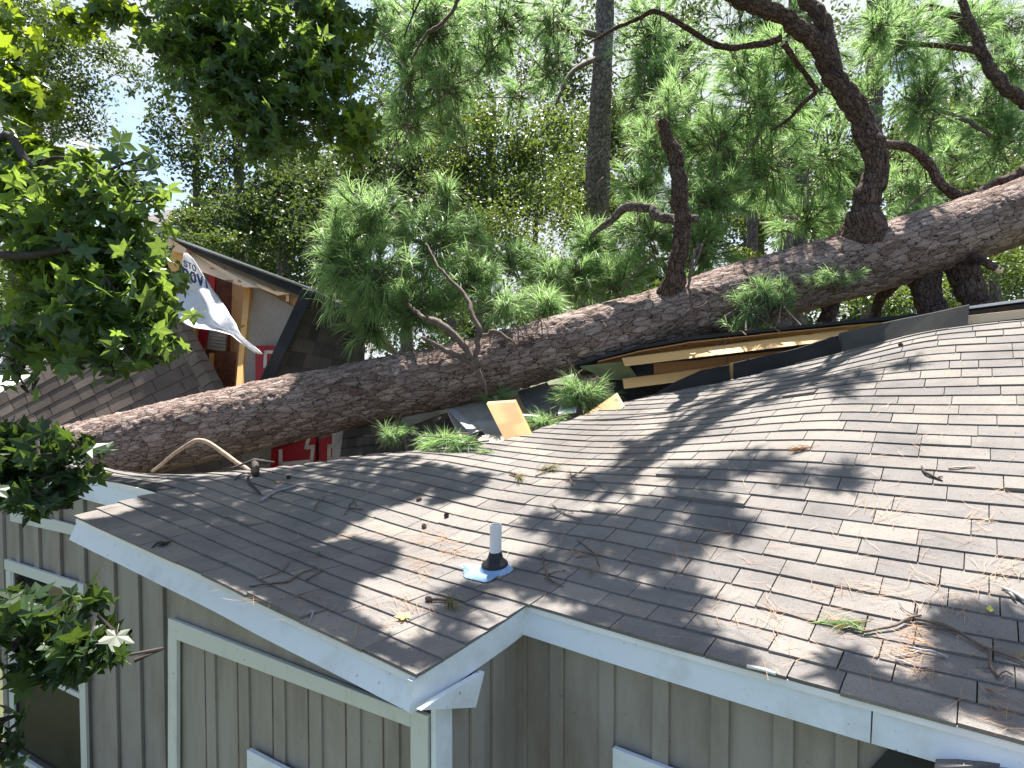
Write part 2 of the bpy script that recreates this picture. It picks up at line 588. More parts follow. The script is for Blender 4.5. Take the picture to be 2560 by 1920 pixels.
# ---------------------------------------------------------------- the sagging roof surface: a along the eaves, b up the slope
GA0, GDA, GNA = -3.6, 0.45, 20
GB0, GDB, GNB = -0.858, 0.429, 13
ROOF = np.array([2487,154,-1356,2731,488,-1242,2973,822,-1123,3214,1154,-996,3452,1484,-861,3689,1813,-717,3923,2139,-565,4155,2463,-406,4385,2786,-241,4613,3108,-71,4840,3428,103,5066,3748,279,5291,4066,457,2120,414,-1337,2365,751,-1234,2610,1087,-1127,2852,1421,-1010,3092,1753,-882,3329,2082,-741,3563,2408,-589,3795,2732,-430,4025,3055,-265,4253,3377,-95,4480,3697,78,4706,4016,255,4931,4335,434,1754,674,-1316,2000,1013,-1225,2246,1352,-1131,2490,1688,-1026,2731,2022,-905,2969,2351,-765,3203,2677,-612,3434,3000,-452,3664,3323,-287,3893,3645,-119,4120,3966,54,4346,4285,230,4570,4604,410,1387,935,-1295,1634,1276,-1215,1882,1616,-1134,2129,1956,-1045,2371,2290,-929,2608,2619,-788,2842,2944,-633,3073,3267,-470,3304,3591,-307,3533,3914,-141,3760,4235,30,3986,4555,206,4211,4874,383,1020,1195,-1272,1269,1538,-1204,1518,1881,-1134,1767,2223,-1066,2010,2558,-949,2247,2886,-806,2480,3210,-647,2710,3533,-483,2942,3858,-325,3172,4181,-161,3398,4502,12,3625,4823,184,3856,5148,344,654,1456,-1248,903,1801,-1192,1153,2145,-1133,1403,2488,-1077,1645,2821,-949,1883,3150,-812,2117,3475,-656,2347,3798,-493,2580,4124,-339,2812,4449,-183,3038,4771,-11,3267,5096,152,3510,5428,272,287,1717,-1222,538,2063,-1179,788,2407,-1131,1037,2750,-1061,1279,3083,-945,1519,3414,-814,1754,3739,-663,1984,4063,-500,2217,4389,-348,2455,4720,-215,2695,5051,-86,2934,5381,45,3178,5713,164,-79,1978,-1195,172,2325,-1164,422,2670,-1125,672,3013,-1061,914,3346,-942,1155,3677,-815,1393,4007,-680,1629,4336,-539,1867,4666,-404,2110,4999,-286,2358,5333,-184,2605,5666,-74,2846,5997,52,-445,2240,-1168,-194,2588,-1147,57,2934,-1115,306,3276,-1047,550,3610,-937,793,3943,-821,1037,4278,-712,1280,4612,-598,1523,4945,-481,1767,5279,-368,2014,5613,-261,2260,5946,-151,2503,6279,-31,-810,2504,-1137,-559,2851,-1127,-308,3198,-1110,-58,3541,-1050,189,3878,-952,434,4213,-845,681,4550,-749,930,4887,-656,1176,5223,-551,1420,5556,-437,1665,5890,-325,1910,6224,-211,2154,6557,-95,-1175,2766,-1111,-924,3114,-1106,-673,3462,-1101,-422,3806,-1048,-173,4145,-958,74,4481,-857,323,4820,-770,573,5159,-688,821,5496,-593,1067,5831,-485,1312,6165,-373,1556,6499,-261,1801,6833,-148,-1539,3030,-1080,-1288,3377,-1074,-1038,3725,-1079,-786,4069,-1024,-537,4407,-934,-289,4744,-839,-39,5085,-765,212,5426,-693,462,5765,-609,709,6102,-513,955,6437,-409,1201,6772,-301,1446,7107,-193,-1905,3293,-1065,-1653,3639,-1041,-1403,3987,-1045,-1151,4329,-982,-901,4669,-908,-653,5007,-816,-402,5350,-754,-150,5692,-692,100,6032,-618,349,6371,-532,597,6708,-436,843,7044,-335,1089,7380,-233,-2270,3558,-1049,-2018,3902,-1006,-1767,4249,-1007,-1514,4593,-959,-1263,4935,-902,-1014,5275,-823,-763,5617,-761,-511,5959,-699,-261,6300,-629,-11,6640,-549,237,6978,-459,484,7315,-365,731,7652,-268,-2635,3823,-1034,-2382,4166,-980,-2130,4512,-970,-1877,4858,-950,-1625,5202,-906,-1374,5544,-843,-1123,5886,-781,-872,6228,-716,-621,6568,-646,-372,6908,-567,-123,7247,-482,125,7585,-392,372,7923,-300,-2999,4089,-1008,-2745,4432,-962,-2492,4778,-942,-2239,5123,-918,-1986,5468,-903,-1734,5812,-862,-1482,6155,-806,-1232,6496,-740,-982,6837,-667,-732,7177,-588,-484,7516,-505,-235,7855,-418,12,8194,-330,-3362,4355,-976,-3108,4699,-953,-2854,5045,-946,-2600,5391,-943,-2347,5736,-927,-2094,6080,-888,-1843,6423,-832,-1592,6764,-765,-1342,7105,-690,-1093,7445,-612,-844,7785,-529,-596,8124,-444,-347,8463,-359,-3724,4623,-943,-3469,4968,-946,-3215,5313,-969,-2960,5657,-989,-2706,6003,-963,-2454,6348,-917,-2203,6691,-858,-1953,7032,-789,-1703,7373,-714,-1453,7714,-635,-1204,8053,-554,-956,8393,-471,-707,8733,-387,-4084,4892,-910,-3830,5236,-936,-3576,5580,-982,-3321,5924,-1013,-3067,6270,-989,-2815,6615,-942,-2564,6958,-882,-2313,7300,-813,-2063,7642,-738,-1814,7982,-660,-1564,8322,-579,-1316,8662,-497,-1067,9002,-414,-4443,5161,-877,-4190,5505,-920,-3937,5848,-974,-3683,6192,-1009,-3429,6538,-1001,-3176,6883,-961,-2924,7226,-904,-2673,7569,-836,-2423,7910,-762,-2174,8251,-684,-1924,8591,-604,-1675,8931,-523,-1427,9271,-441], float).reshape(GNA, GNB, 3) / 1000.0
ROOF[:, :, 2] += CAMZ
EXP = 0.143


def _cr(t):
    return np.stack([-0.5 * t ** 3 + t ** 2 - 0.5 * t, 1.5 * t ** 3 - 2.5 * t ** 2 + 1, -1.5 * t ** 3 + 2 * t ** 2 + 0.5 * t, 0.5 * t ** 3 - 0.5 * t ** 2], 0)


_pad = np.pad(ROOF, ((1, 1), (1, 1), (0, 0)), mode='edge')
_pad[0] = 2 * _pad[1] - _pad[2]
_pad[-1] = 2 * _pad[-2] - _pad[-3]
_pad[:, 0] = 2 * _pad[:, 1] - _pad[:, 2]
_pad[:, -1] = 2 * _pad[:, -2] - _pad[:, -3]


def surf0(a, b):
    a, b = np.broadcast_arrays(np.asarray(a, float), np.asarray(b, float))
    sh = a.shape
    a, b = a.ravel(), b.ravel()
    fi, fj = (a - GA0) / GDA, (b - GB0) / GDB
    i = np.clip(np.floor(fi).astype(int), 0, GNA - 2)
    j = np.clip(np.floor(fj).astype(int), 0, GNB - 2)
    s, t = fi - i, fj - j
    ws, wt = _cr(np.clip(s, 0, 1)), _cr(np.clip(t, 0, 1))
    P = np.zeros((len(a), 3))
    for p in range(4):
        for q in range(4):
            P += (ws[p] * wt[q])[:, None] * _pad[i + p, j + q]
    ex = np.where(s > 1, s - 1, np.where(s < 0, s, 0))
    P += ex[:, None] * (ROOF[np.clip(i + 1, 0, GNA - 1), j] - ROOF[i, j])
    return P.reshape(*sh, 3)


_BC = np.array([(-3.6, 28.6), (-2.0, 28.9), (-1.0, 29.3), (-0.4, 29.3), (0.0, 28.3), (0.4, 26.6), (0.8, 25.7), (1.0, 24.8), (1.2, 23.7), (1.4, 21.3), (1.6, 18.1),
                (1.8, 13.9), (2.0, 12.6), (2.2, 11.7), (2.4, 10.7), (2.6, 9.8), (2.8, 8.9), (3.0, 7.7), (3.2, 5.9), (3.4, 3.9), (3.6, 2.9),
                (3.8, 2.6), (4.0, 2.5), (4.2, 2.2), (4.4, 2.1), (4.6, 1.9), (4.8, 1.4), (5.4, 0.9)])


def crest(a):
    return np.interp(a, _BC[:, 0], _BC[:, 1]) * EXP


def surf(a, b):
    """Roof surface; past the broken crest it folds down into the hole."""
    a, b = np.broadcast_arrays(np.asarray(a, float), np.asarray(b, float))
    bc = crest(a)
    over = np.maximum(b - bc, 0)
    P = surf0(a, np.minimum(b, bc))
    tg = P - surf0(a, np.minimum(b, bc) - 0.06)
    tg /= np.linalg.norm(tg, axis=-1, keepdims=True) + 1e-9
    RR = 0.30
    ang = np.minimum(over / RR, 1.35)
    add = tg * (RR * np.sin(ang))[..., None]
    add[..., 2] -= RR * (1 - np.cos(ang)) * 1.6
    return P + add


def surf_n(a, b):
    e = 0.02
    n = np.cross(surf(np.asarray(a) - e, b) - surf(np.asarray(a) + e, b), surf(a, np.asarray(b) + e) - surf(a, np.asarray(b) - e))
    return n / (np.linalg.norm(n, axis=-1, keepdims=True) + 1e-12)


_ga, _gb = np.meshgrid(np.linspace(-3.4, 5.2, 431), np.linspace(-0.8, 4.25, 301), indexing='ij')
_gp = surf(_ga, _gb)
_gx = pix(_gp.reshape(-1, 3)).reshape(*_ga.shape, 2)
_gok = (_gp[..., 1] > 0.6) & (_gb <= crest(_ga))


def roof_ab(px, py):
    e = np.where(_gok, (_gx[..., 0] - px) ** 2 + (_gx[..., 1] - py) ** 2, 1e12)
    i = np.unravel_index(e.argmin(), e.shape)
    return _ga[i], _gb[i]


def roof_pt(px, py, h=0.0):
    a, b = roof_ab(px, py)
    return surf(a, b) + surf_n(a, b) * h


house = empty('house', (0.6, 4.2, 0), label='beige board-and-batten house with a sagging grey shingle roof under the fallen pine', cat='house')

LRAKE0, LRAKE1 = 3.03, 3.17          # left end of the lower eave strip
KMIN = -5


def shingle_tabs():
    V, Q, tone, o = [], [], [], 0
    r = np.random.default_rng(5)
    for k in range(KMIN, 32):
        b0 = k * EXP
        if k < 0:
            lo, hi = -0.014, LRAKE0 + (LRAKE1 - LRAKE0) * (k + 5) / 5
        else:
            lo, hi = -3.3, 5.3
        a = lo - (r.uniform(0, 0.3) if k >= 0 else 0.0)
        while a < hi - 0.03:
            w = r.choice([0.17, 0.24, 0.30, 0.33, 0.40])
            if k < 0 and a == lo: w = r.uniform(0.15, 0.33)
            a1 = min(a + w, hi)
            bc = float(crest(0.5 * (a + a1)))
            if b0 > bc + (0.36 if a > 0.2 else 0.02):
                a = a1
                continue
            fr = r.normal(0, 0.0022)
            lift = 0.0095 + abs(r.normal(0, 0.0022)) + (0.012 if r.random() < 0.012 else 0)
            dbl = r.random() < 0.35
            gap = r.uniform(0.0013, 0.0034)
            n = 4
            aa = np.linspace(a + gap, a1 - gap, n)
            b1 = b0 + EXP + 0.012
            if a <= 0.2: b1 = min(b1, bc + 0.03)
            wob = r.normal(0, 0.0008, n)
            Sf, Sb = surf(aa, b0 + fr + wob), surf(aa, b1)
            Sm = surf(aa, b0 + 0.5 * EXP)
            Nf, Nb, Nm = surf_n(aa, b0), surf_n(aa, b1), surf_n(aa, b0 + 0.5 * EXP)
            rows = [Sf - Nf * 0.004, Sf + Nf * lift, Sm + Nm * (lift * 0.62 + 0.001), Sb + Nb * 0.0015]
            P = np.concatenate(rows)
            V.append(P)
            t = float(np.clip(0.18 + 0.6 * r.beta(2.2, 2.2) + (0.25 if dbl and r.random() < 0.3 else 0), 0, 1))
            tone.append(np.full(len(P), t))
            for rr in range(3):
                for c in range(n - 1):
                    Q.append((o + rr * n + c, o + rr * n + c + 1, o + (rr + 1) * n + c + 1, o + (rr + 1) * n + c))
            Q.append((o, o + n, o + 2 * n, o + 2 * n))
            Q.pop()
            Q.append((o + 0, o + n, o + 2 * n, o + 3 * n))
            Q.append((o + n - 1, o + 4 * n - 1, o + 3 * n - 1, o + 2 * n - 1))
            o += len(P)
            a = a1
    return np_mesh('roof_shingles', np.concatenate(V), None, Q, M['shingle'], {'tone': np.concatenate(tone)})


put('roof_shingles', shingle_tabs(), house)


def grid_sheet(name, a0, a1, b0, b1, na, nb, off, mat, parent, thick=0.0):
    aa, bb = np.meshgrid(np.linspace(a0, a1, na), np.linspace(b0, b1, nb), indexing='ij')
    bb = np.minimum(bb, crest(aa) + 0.33)
    P = surf(aa, bb) + surf_n(aa, bb) * off
    i, j = np.meshgrid(np.arange(na - 1), np.arange(nb - 1), indexing='ij')
    Q = np.stack([i * nb + j, (i + 1) * nb + j, (i + 1) * nb + j + 1, i * nb + j + 1], -1).reshape(-1, 4)
    o = put(name, np_mesh(name, P.reshape(-1, 3), None, Q, mat), parent)
    if thick:
        md = o.modifiers.new('thick', 'SOLIDIFY')
        md.thickness = thick
        md.offset = 1
    return o


grid_sheet('roof_deck', -3.35, 5.3, 0.012, 4.2, 90, 44, -0.006, M['deck'], house, 0.018)
grid_sheet('eave_deck', 0.012, LRAKE0, -5 * EXP + 0.012, 0.03, 34, 8, -0.0075, M['deck'], house, 0.018)


# fascia boards -------------------------------------------------------------
def ribbon_board(name, top, out, h, tilt, thick, mat, parent, lift=-0.012):
    """Board hung under an edge: top points, outward horizontal direction, height, outward kick of its foot."""
    top = np.asarray(top, float)
    n = len(top)
    hs = np.broadcast_to(np.asarray(h, float), (n,))
    ts = np.broadcast_to(np.asarray(tilt, float), (n,))
    out = np.broadcast_to(np.asarray(out, float), (n, 3))
    A = top + np.array([0, 0, lift])
    B = A + out * ts[:, None] - np.array([0, 0, 1.0]) * hs[:, None]
    V = np.concatenate([A, B, B - out * thick, A - out * thick])
    Q = []
    for i in range(n - 1):
        for r0, r1 in ((0, 1), (1, 2), (2, 3), (3, 0)):
            Q.append((r0 * n + i, r0 * n + i + 1, r1 * n + i + 1, r1 * n + i))
    Q.append((0, n, 2 * n, 3 * n))
    Q.append((n - 1, 4 * n - 1, 3 * n - 1, 2 * n - 1))
    return put(name, np_mesh(name, V, None, Q, mat), parent)


def edge_out(P):
    t = np.gradient(P, axis=0)
    o = np.stack([-t[:, 1], t[:, 0], 0 * t[:, 0]], 1)
    o /= np.linalg.norm(o, axis=1)[:, None]
    o *= np.sign(np.sum(o * np.array([-0.6, -0.8, 0]), axis=1))[:, None]
    return o


aL = np.linspace(0.0, LRAKE0 - 0.03, 26)
PL = surf(aL, -5 * EXP + 0.015)
ribbon_board('fascia_board', PL, edge_out(PL), np.linspace(0.112, 0.122, 26), np.linspace(0.045, 0.055, 26), 0.022, M['fascia'], house)
ribbon_board('drip_edge', PL + edge_out(PL) * 0.010, edge_out(PL), 0.026, 0.006, 0.008, M['white_metal'], house, -0.006)
aR = np.linspace(-1.40, 0.0, 20)
PR = surf(aR, 0.015)
ribbon_board('fascia_board', PR, edge_out(PR), np.linspace(0.122, 0.124, 20), 0.028, 0.022, M['fascia'], house)
aR2 = np.linspace(-3.3, -1.405, 24)
PR2 = surf(aR2, 0.015)
hh = np.interp(aR2, [-3.3, -2.05, -1.70, -1.4], [0.02, 0.02, 0.118, 0.122])
ribbon_board('fascia_board', PR2, edge_out(PR2), hh, 0.026, 0.022, M['fascia'], house)
aRR = np.linspace(-3.3, 0.0, 40)
PRR = surf(aRR, 0.015)
ribbon_board('drip_edge', PRR + edge_out(PRR) * 0.010, edge_out(PRR), 0.024, 0.005, 0.008, M['white_metal'], house, -0.006)
# rake board at the jog between the two eaves
bk = np.linspace(-5 * EXP - 0.012, 0.012, 10)
PK = surf(0.0, bk)
tdir = nrm(PK[-1] - PK[0])
outK = np.array([nrm([tdir[1], -tdir[0], 0])] * 10)
ribbon_board('rake_board', PK + outK * 0.002, outK, 0.125, -0.004, 0.024, M['fascia'], house, -0.014)
# fascia of the upper eave at the far left
aU = np.linspace(LRAKE1 - 0.05, 5.3, 24)
PU = surf(aU, -EXP + 0.02) if False else surf(aU, 0.0)
PU = surf(aU, np.interp(aU, [3.1, 5.3], [-EXP, -EXP * 0.6]))
ribbon_board('fascia_board', PU, edge_out(PU), 0.17, 0.05, 0.022, M['fascia'], house)
ribbon_board('drip_edge', PU + edge_out(PU) * 0.01, edge_out(PU), 0.035, 0.006, 0.008, M['white_metal'], house, -0.004)
mbd = MB()
aa_ = np.linspace(3.0, 5.3, 20)
mbV = surf(aa_, 0.05)
grid_sheet('eave_deck', LRAKE1 - 0.02, 5.3, -EXP * 0.9, 0.06, 20, 4, 0.002, M['deck'], house, 0.014)

# walls ---------------------------------------------------------------------
E0 = surf(0.0, -5 * EXP)
E1 = surf(0.0, 0.0)
ER = surf(-1.26, 0.0)
dirR = nrm([*(ER - E1)[:2], 0])                       # along the eave towards the right
inR = nrm([-dirR[1], dirR[0], 0])                     # into the house
if inR[1] < 0: inR = -inR


class Wall:
    def __init__(s, p, d, n):
        s.p, s.d, s.n = np.array([p[0], p[1], 0.0]), nrm([d[0], d[1], 0]), nrm([n[0], n[1], 0])   # n faces the viewer

    def hit(s, px, py):
        r = ray(px, py)
        t = ((s.p - CAM) @ s.n) / (r @ s.n)
        q = CAM + r * t
        return (q - s.p) @ s.d, q[2]

    def pt(s, u, z, o=0.0):
        return s.p + s.d * u + s.n * o + np.array([0, 0, z])

    def rect(s, mb, u0, u1, z0, z1, o0, o1, tone=0.5):
        mb.prism([s.pt(u0, z0, o0), s.pt(u1, z0, o0), s.pt(u1, z1, o0), s.pt(u0, z1, o0)], s.n * (o1 - o0), tone)

    def quad(s, mb, pts, o0, o1, tone=0.5):
        P = [s.pt(*s.hit(*p), o0) for p in pts]
        mb.prism(P, s.n * (o1 - o0), tone)


corner_in = at(1297, 1640, 3.06)
main = Wall(corner_in, dirR, -inR)
retd = nrm([*(at(1083, 1800, 2.51) - corner_in)[:2], 0])
retn = nrm([retd[1], -retd[0], 0])
if retn[0] < 0: retn = -retn
ret = Wall(corner_in, retd, retn)
ret_len = np.linalg.norm((at(1083, 1800, 2.51) - corner_in)[:2])
fp0 = at(1085, 1800, 2.46)
front = Wall(ret.pt(ret_len, 0), nrm([*(at(440, 1560, 3.47) - ret.pt(ret_len, 0))[:2], 0]), (0, -1, 0))
front.n = nrm([front.d[1], -front.d[0], 0])
if front.n[1] > 0: front.n = -front.n
U0, U1 = surf(3.2, -EXP), surf(5.2, -EXP * 0.6)
dU = nrm([*(U1 - U0)[:2], 0])
inU = nrm([dU[1], -dU[0], 0])
if inU[1] < 0: inU = -inU
left = Wall(U0 + inU * 0.30, (-math.cos(R(30)), math.sin(R(30)), 0), -inU)
left.n = nrm([left.d[1], -left.d[0], 0])
if left.n[1] > 0: left.n = -left.n

T = 0.1
ztR = 2.80
sd = MB()
main.rect(sd, -0.06, 3.4, GZ, ztR - 0.05, -T, 0)
for px in (1395, 1520, 1655, 1803, 1962, 2120, 2300):
    u, _ = main.hit(px, 1750)
    main.rect(sd, u - 0.035, u + 0.035, GZ + 0.01, ztR - 0.06, 0.001, 0.019, 0.6)
main.rect(sd, 0.0, 0.05, GZ + 0.01, ztR - 0.06, 0.001, 0.019, 0.6)
sd.build('siding', M['siding'], house, bevel=0.003)
sd = MB()
sd.prism([ret.pt(-0.05, GZ, -T), ret.pt(ret_len - .02, GZ, -T), ret.pt(ret_len - .02, 2.61, -T), ret.pt(-0.05, 2.70, -T)], ret.n * T)
for px in (1188, 1240):
    u, _ = ret.hit(px, 1800)
    ret.rect(sd, u - 0.045, u + 0.045, GZ + 0.01, 2.64, 0.001, 0.019, 0.6)
sd.build('siding', M['siding'], house, bevel=0.003)

retw, _ = ret.hit(1114, 1800)
fzy = lambda px: 1584 + (px - 436) * .368
uL, _ = front.hit(440, 1600)
mb = MB()
ret.quad(mb, [(1020, 1764), (1159, 1758), (1181, 1670), (1060, 1738)], 0.036, 0.062)
mb.build('rake_return', M['fascia'], house)
sd = MB()
front.quad(sd, [(1060, 1800), (440, 1560), (440, 3400), (1060, 4600)], -T, 0)
for px in (530, 612, 700, 790, 885, 980):
    u, _ = front.hit(px, 1750)
    front.rect(sd, u - 0.045, u + 0.033, GZ + 0.01, front.hit(px, fzy(px) + 2)[1], 0.001, 0.011, 0.6)
sd.build('siding', M['siding'], house)
sm = MB()
for px in (530, 612, 700, 790, 885, 980):
    u, _ = front.hit(px, 1750)
    front.rect(sm, u + 0.034, u + 0.042, GZ + 0.01, 2.45, 0.0115, 0.013)  # dark strip along one edge of each batten
sm.build('siding_seam', M['seam'], house)
# trim of the front panel: corner board, frieze, end board
tr = MB()
front.quad(tr, [(1040, 1765), (1083, 1780), (1083, 5200), (1040, 5200)], 0.012, 0.034)
tr.build('corner_board', M['trim'], house, bevel=0.003)
tr = MB()
ret.rect(tr, retw, ret_len + 0.030, GZ, 2.60, 0.012, 0.034)
tr.build('corner_board', M['fascia'], house, bevel=0.003)
tr = MB()
front.quad(tr, [(436, 1586), (1040, 1808), (1040, 1770), (436, 1540)], 0.012, 0.036)
tr.build('frieze_board', M['trim'], house, bevel=0.004)
tr = MB()
front.quad(tr, [(435, 3300), (457, 3300), (457, 1593), (435, 1585)], 0.012, 0.035)
tr.build('end_board', M['trim'], house, bevel=0.003)
tr = MB()
front.quad(tr, [(436, 1543), (1030, 1806), (1030, 1798), (436, 1535)], 0.037, 0.045)
tr.build('frieze_cap', M['seam'], house) if False else None
tr = MB()
front.quad(tr, [(440, 1545), (930, 1740), (740, 1610), (445, 1465)], -0.02, 0.004)
tr.build('soffit_panel', M['siding'], house)

sd = MB()
left.rect(sd, -1.6, 3.2, GZ, 2.80, -T, 0)
for px in (12, 53, 100, 153, 213, 285, 345, 405):
    u, _ = left.hit(px, 1440)
    left.rect(sd, u - 0.05, u + 0.04, GZ + 0.01, 2.79, 0.001, 0.03, 0.6)
sd.build('siding', M['siding'], house, bevel=0.004)
tr = MB()
left.quad(tr, [(40, 1300), (230, 1342), (230, 1318), (40, 1268)], 0.031, 0.05)
tr.build('frieze_board', M['trim'], house)


def window(wall, pts, z0, inset, name='window', pane_mat=M['glass']):
    """pts: outer pixel corners top-left, top-right; z0 bottom height."""
    (u0, za), (u1, zb) = wall.hit(*pts[0]), wall.hit(*pts[1])
    u0, u1 = min(u0, u1), max(u0, u1)
    z1 = (za + zb) / 2
    fr = MB()
    w = inset
    wall.rect(fr, u0 - 0.015, u1 + 0.015, z1 - w, z1, 0.031, 0.062)
    wall.rect(fr, u0, u0 + w, z0, z1 - w, 0.031, 0.058)
    wall.rect(fr, u1 - w, u1, z0, z1 - w, 0.031, 0.058)
    wall.rect(fr, u0 - 0.03, u1 + 0.03, z0 - 0.05, z0, 0.031, 0.075)
    win = fr.build('window', M['trim'], house, bevel=0.003)
    return win, u0 + w, u1 - w, z1 - w


win, wa, wb, wz = window(left, [(30, 1395), (224, 1456)], 0.02, 0.10)
zr = left.hit(150, 1704)[1]
sash = MB()
left.rect(sash, wa, wb, zr - 0.022, zr + 0.022, 0.034, 0.05)
left.rect(sash, wa, wa + 0.03, zr + 0.022, wz, 0.034, 0.048)
left.rect(sash, wb - 0.03, wb, zr + 0.022, wz, 0.034, 0.048)
sash.build('sash', M['trim'], win)
sash = MB()
for a0_, a1_, o_ in ((wa, wa + 0.035, 0.036), (wb - 0.025, wb, 0.036)):
    left.rect(sash, a0_, a1_, 0.02, zr - 0.022, 0.034, o_ + 0.006)
left.rect(sash, wa + 0.028, wb - 0.022, 0.02, 0.08, 0.034, 0.042)
sash.build('sash', M['rubber'], win)
pn = MB()
left.rect(pn, wa + 0.03, wb - 0.03, zr + 0.022, wz, 0.031, 0.0355)
pn.build('pane', M['glass'], win)
pn = MB()
left.rect(pn, wa + 0.028, wb - 0.022, 0.08, zr - 0.022, 0.031, 0.0335)
pn.build('insect_screen', M['screen'], win)  # its dark colour stands in for the unlit room behind the sash


def head_window(wall, p0, p1, hgt):
    (u0, za), (u1, zb) = wall.hit(*p0), wall.hit(*p1)
    z1 = za
    s = np.sign(u1 - u0)
    lo, hi = sorted((u0, u0 + s * 0.95))
    fr = MB()
    wall.rect(fr, lo, hi, z1 - hgt, z1, 0.02, 0.045)
    wall.rect(fr, lo, lo + hgt, 0.9, z1 - hgt, 0.02, 0.042)
    wall.rect(fr, hi - hgt, hi, 0.9, z1 - hgt, 0.02, 0.042)
    wall.rect(fr, lo - 0.03, hi + 0.03, 0.85, 0.9, 0.02, 0.06)
    w = fr.build('window', M['fascia'], house, bevel=0.003)
    pn = MB()
    wall.rect(pn, lo + hgt, hi - hgt, 0.9, z1 - hgt, 0.014, 0.024)
    pn.build('pane', M['glass'], w)


head_window(front, (637, 1863), (765, 1916), 0.12)
head_window(main, (1543, 1857), (1680, 1896), 0.11)

sm = MB()
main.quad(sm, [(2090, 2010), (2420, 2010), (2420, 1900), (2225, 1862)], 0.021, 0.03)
sm.build('opening_shade_patch', M['felt'], house)  # flat black patch on the wall, standing in for a shaded opening

# vent pipe ------------------------------------------------------------------
vb = roof_pt(1238, 1425)
va, vbb = roof_ab(1238, 1425)
vn = surf_n(va, vbb)
sA = nrm(surf(va + .1, vbb) - surf(va - .1, vbb))
sB = nrm(np.cross(sA, vn))
if sB[2] < 0: sB = -sB
vp = empty('vent_pipe', vb)
vp.parent = house
vp.location = Vector(vb) - Vector(house.location)
up = np.array([0.012, -0.02, 1.0])
mb = MB()
hpipe = 0.245
outer, inner = 0.0305, 0.0255
n = 28
th = np.linspace(0, 2 * math.pi, n, endpoint=False)
ring = lambda z, r: [vb + up * z + np.array([math.cos(t) * r, math.sin(t) * r, 0]) for t in th]
V = ring(0.02, outer) + ring(hpipe, outer) + ring(hpipe, inner) + ring(0.03, inner)
Q = [(r * n + i, r * n + (i + 1) % n, (r + 1) * n + (i + 1) % n, (r + 1) * n + i) for r in range(3) for i in range(n)]
mb.add(V, (), Q)
mb.build('pipe', M['pvc'], vp, smooth=False)
mb = MB()
prof = [(0.030, 0.068), (0.040, 0.070), (0.050, 0.060), (0.062, 0.044), (0.092, 0.0345), (0.104, 0.0325), (0.104, 0.0306)]
V = []
for z, r in prof:
    k = np.clip((z - 0.03) / 0.05, 0, 1)
    V += [vb + (vn * (1 - k) + up * k) * z + sA * math.cos(t) * r + sB * math.sin(t) * r * (1.0) for t in th]
Q = [(r * n + i, r * n + (i + 1) % n, (r + 1) * n + (i + 1) % n, (r + 1) * n + i) for r in range(len(prof) - 1) for i in range(n)]
mb.add(V, (), Q)
mb.build('collar', M['rubber'], vp, smooth=True)
mb = MB()
prof = [(0.008, 0.092), (0.012, 0.086), (0.030, 0.072), (0.034, 0.066)]
V = []
for z, r in prof:
    V += [vb + vn * z + sA * math.cos(t) * r + sB * math.sin(t) * r for t in th]
Q = [(r * n + i, r * n + (i + 1) % n, (r + 1) * n + (i + 1) % n, (r + 1) * n + i) for r in range(len(prof) - 1) for i in range(n)]
mb.add(V, (), Q)
fl = [(0.19, -0.03), (0.20, -0.065), (0.10, -0.085), (0.095, -0.140), (0.07, -0.155), (-0.05, -0.15), (-0.065, -0.13), (-0.065, -0.05), (-0.085, -0.01), (0.0, 0.02), (0.09, 0.0)]
P = [vb + sA * x + sB * y + vn * 0.0135 for x, y in fl]
mb.prism(P, vn * 0.003)
mb.build('flashing', M['metal'], vp, smooth=False)


# ridge cap torn up along the ridge, and the far slope ------------------------
def strip_px(name, bot, top, dfun, mat, parent, thick=0.012, back=0.02):
    V = []
    n = len(bot)
    for (x, y) in bot: V.append(at(x, y, dfun(x)))
    for (x, y) in top: V.append(at(x, y, dfun(x) + back))
    V = np.array(V)
    V2 = V + np.array([0.0, thick, thick * 0.4])
    Q = []
    for i in range(n - 1):
        Q.append((i, i + 1, n + i + 1, n + i))
        Q.append((2 * n + i, 3 * n + i, 3 * n + i + 1, 2 * n + i + 1))
        Q.append((i, 2 * n + i, 2 * n + i + 1, i + 1))
        Q.append((n + i, n + i + 1, 3 * n + i + 1, 3 * n + i))
    Q.append((0, n, 3 * n, 2 * n))
    Q.append((n - 1, 3 * n - 1, 4 * n - 1, 2 * n - 1))
    return put(name, np_mesh(name, np.concatenate([V, V2]), None, Q, mat, {'tone': np.random.default_rng(3).uniform(0.2, 0.5, 4 * n)}), parent)


_rd = np.array([[pix(surf(a, crest(a)))[0][0], surf(a, crest(a))[1]] for a in np.linspace(-3.3, 1.1, 40)])
_rd = _rd[_rd[:, 0].argsort()]
dR = lambda x: float(np.interp(x, _rd[:, 0], _rd[:, 1])) + 0.005
mcap = mat_shingle('dark_ridge_cap', (0.022, 0.021, 0.022), (0.05, 0.048, 0.048))
strip_px('ridge_cap', [(1640, 1004), (1680, 998), (1740, 986), (1830, 970)], [(1640, 984), (1690, 955), (1755, 926), (1822, 913)], dR, mcap, house)
strip_px('ridge_cap', [(1834, 972), (1915, 950), (1997, 926), (2060, 908), (2106, 896)], [(1834, 908), (1912, 890), (1990, 873), (2050, 853), (2097, 838)], dR, mcap, house)
mcap2 = mat_shingle('grey_ridge_cap', (0.07, 0.066, 0.063), (0.13, 0.124, 0.116))
strip_px('ridge_cap', [(2107, 896), (2160, 880), (2229, 858), (2320, 838), (2418, 824)], [(2098, 834), (2160, 820), (2230, 803), (2330, 783), (2424, 762)], dR, mcap2, house, 0.01, 0.06)
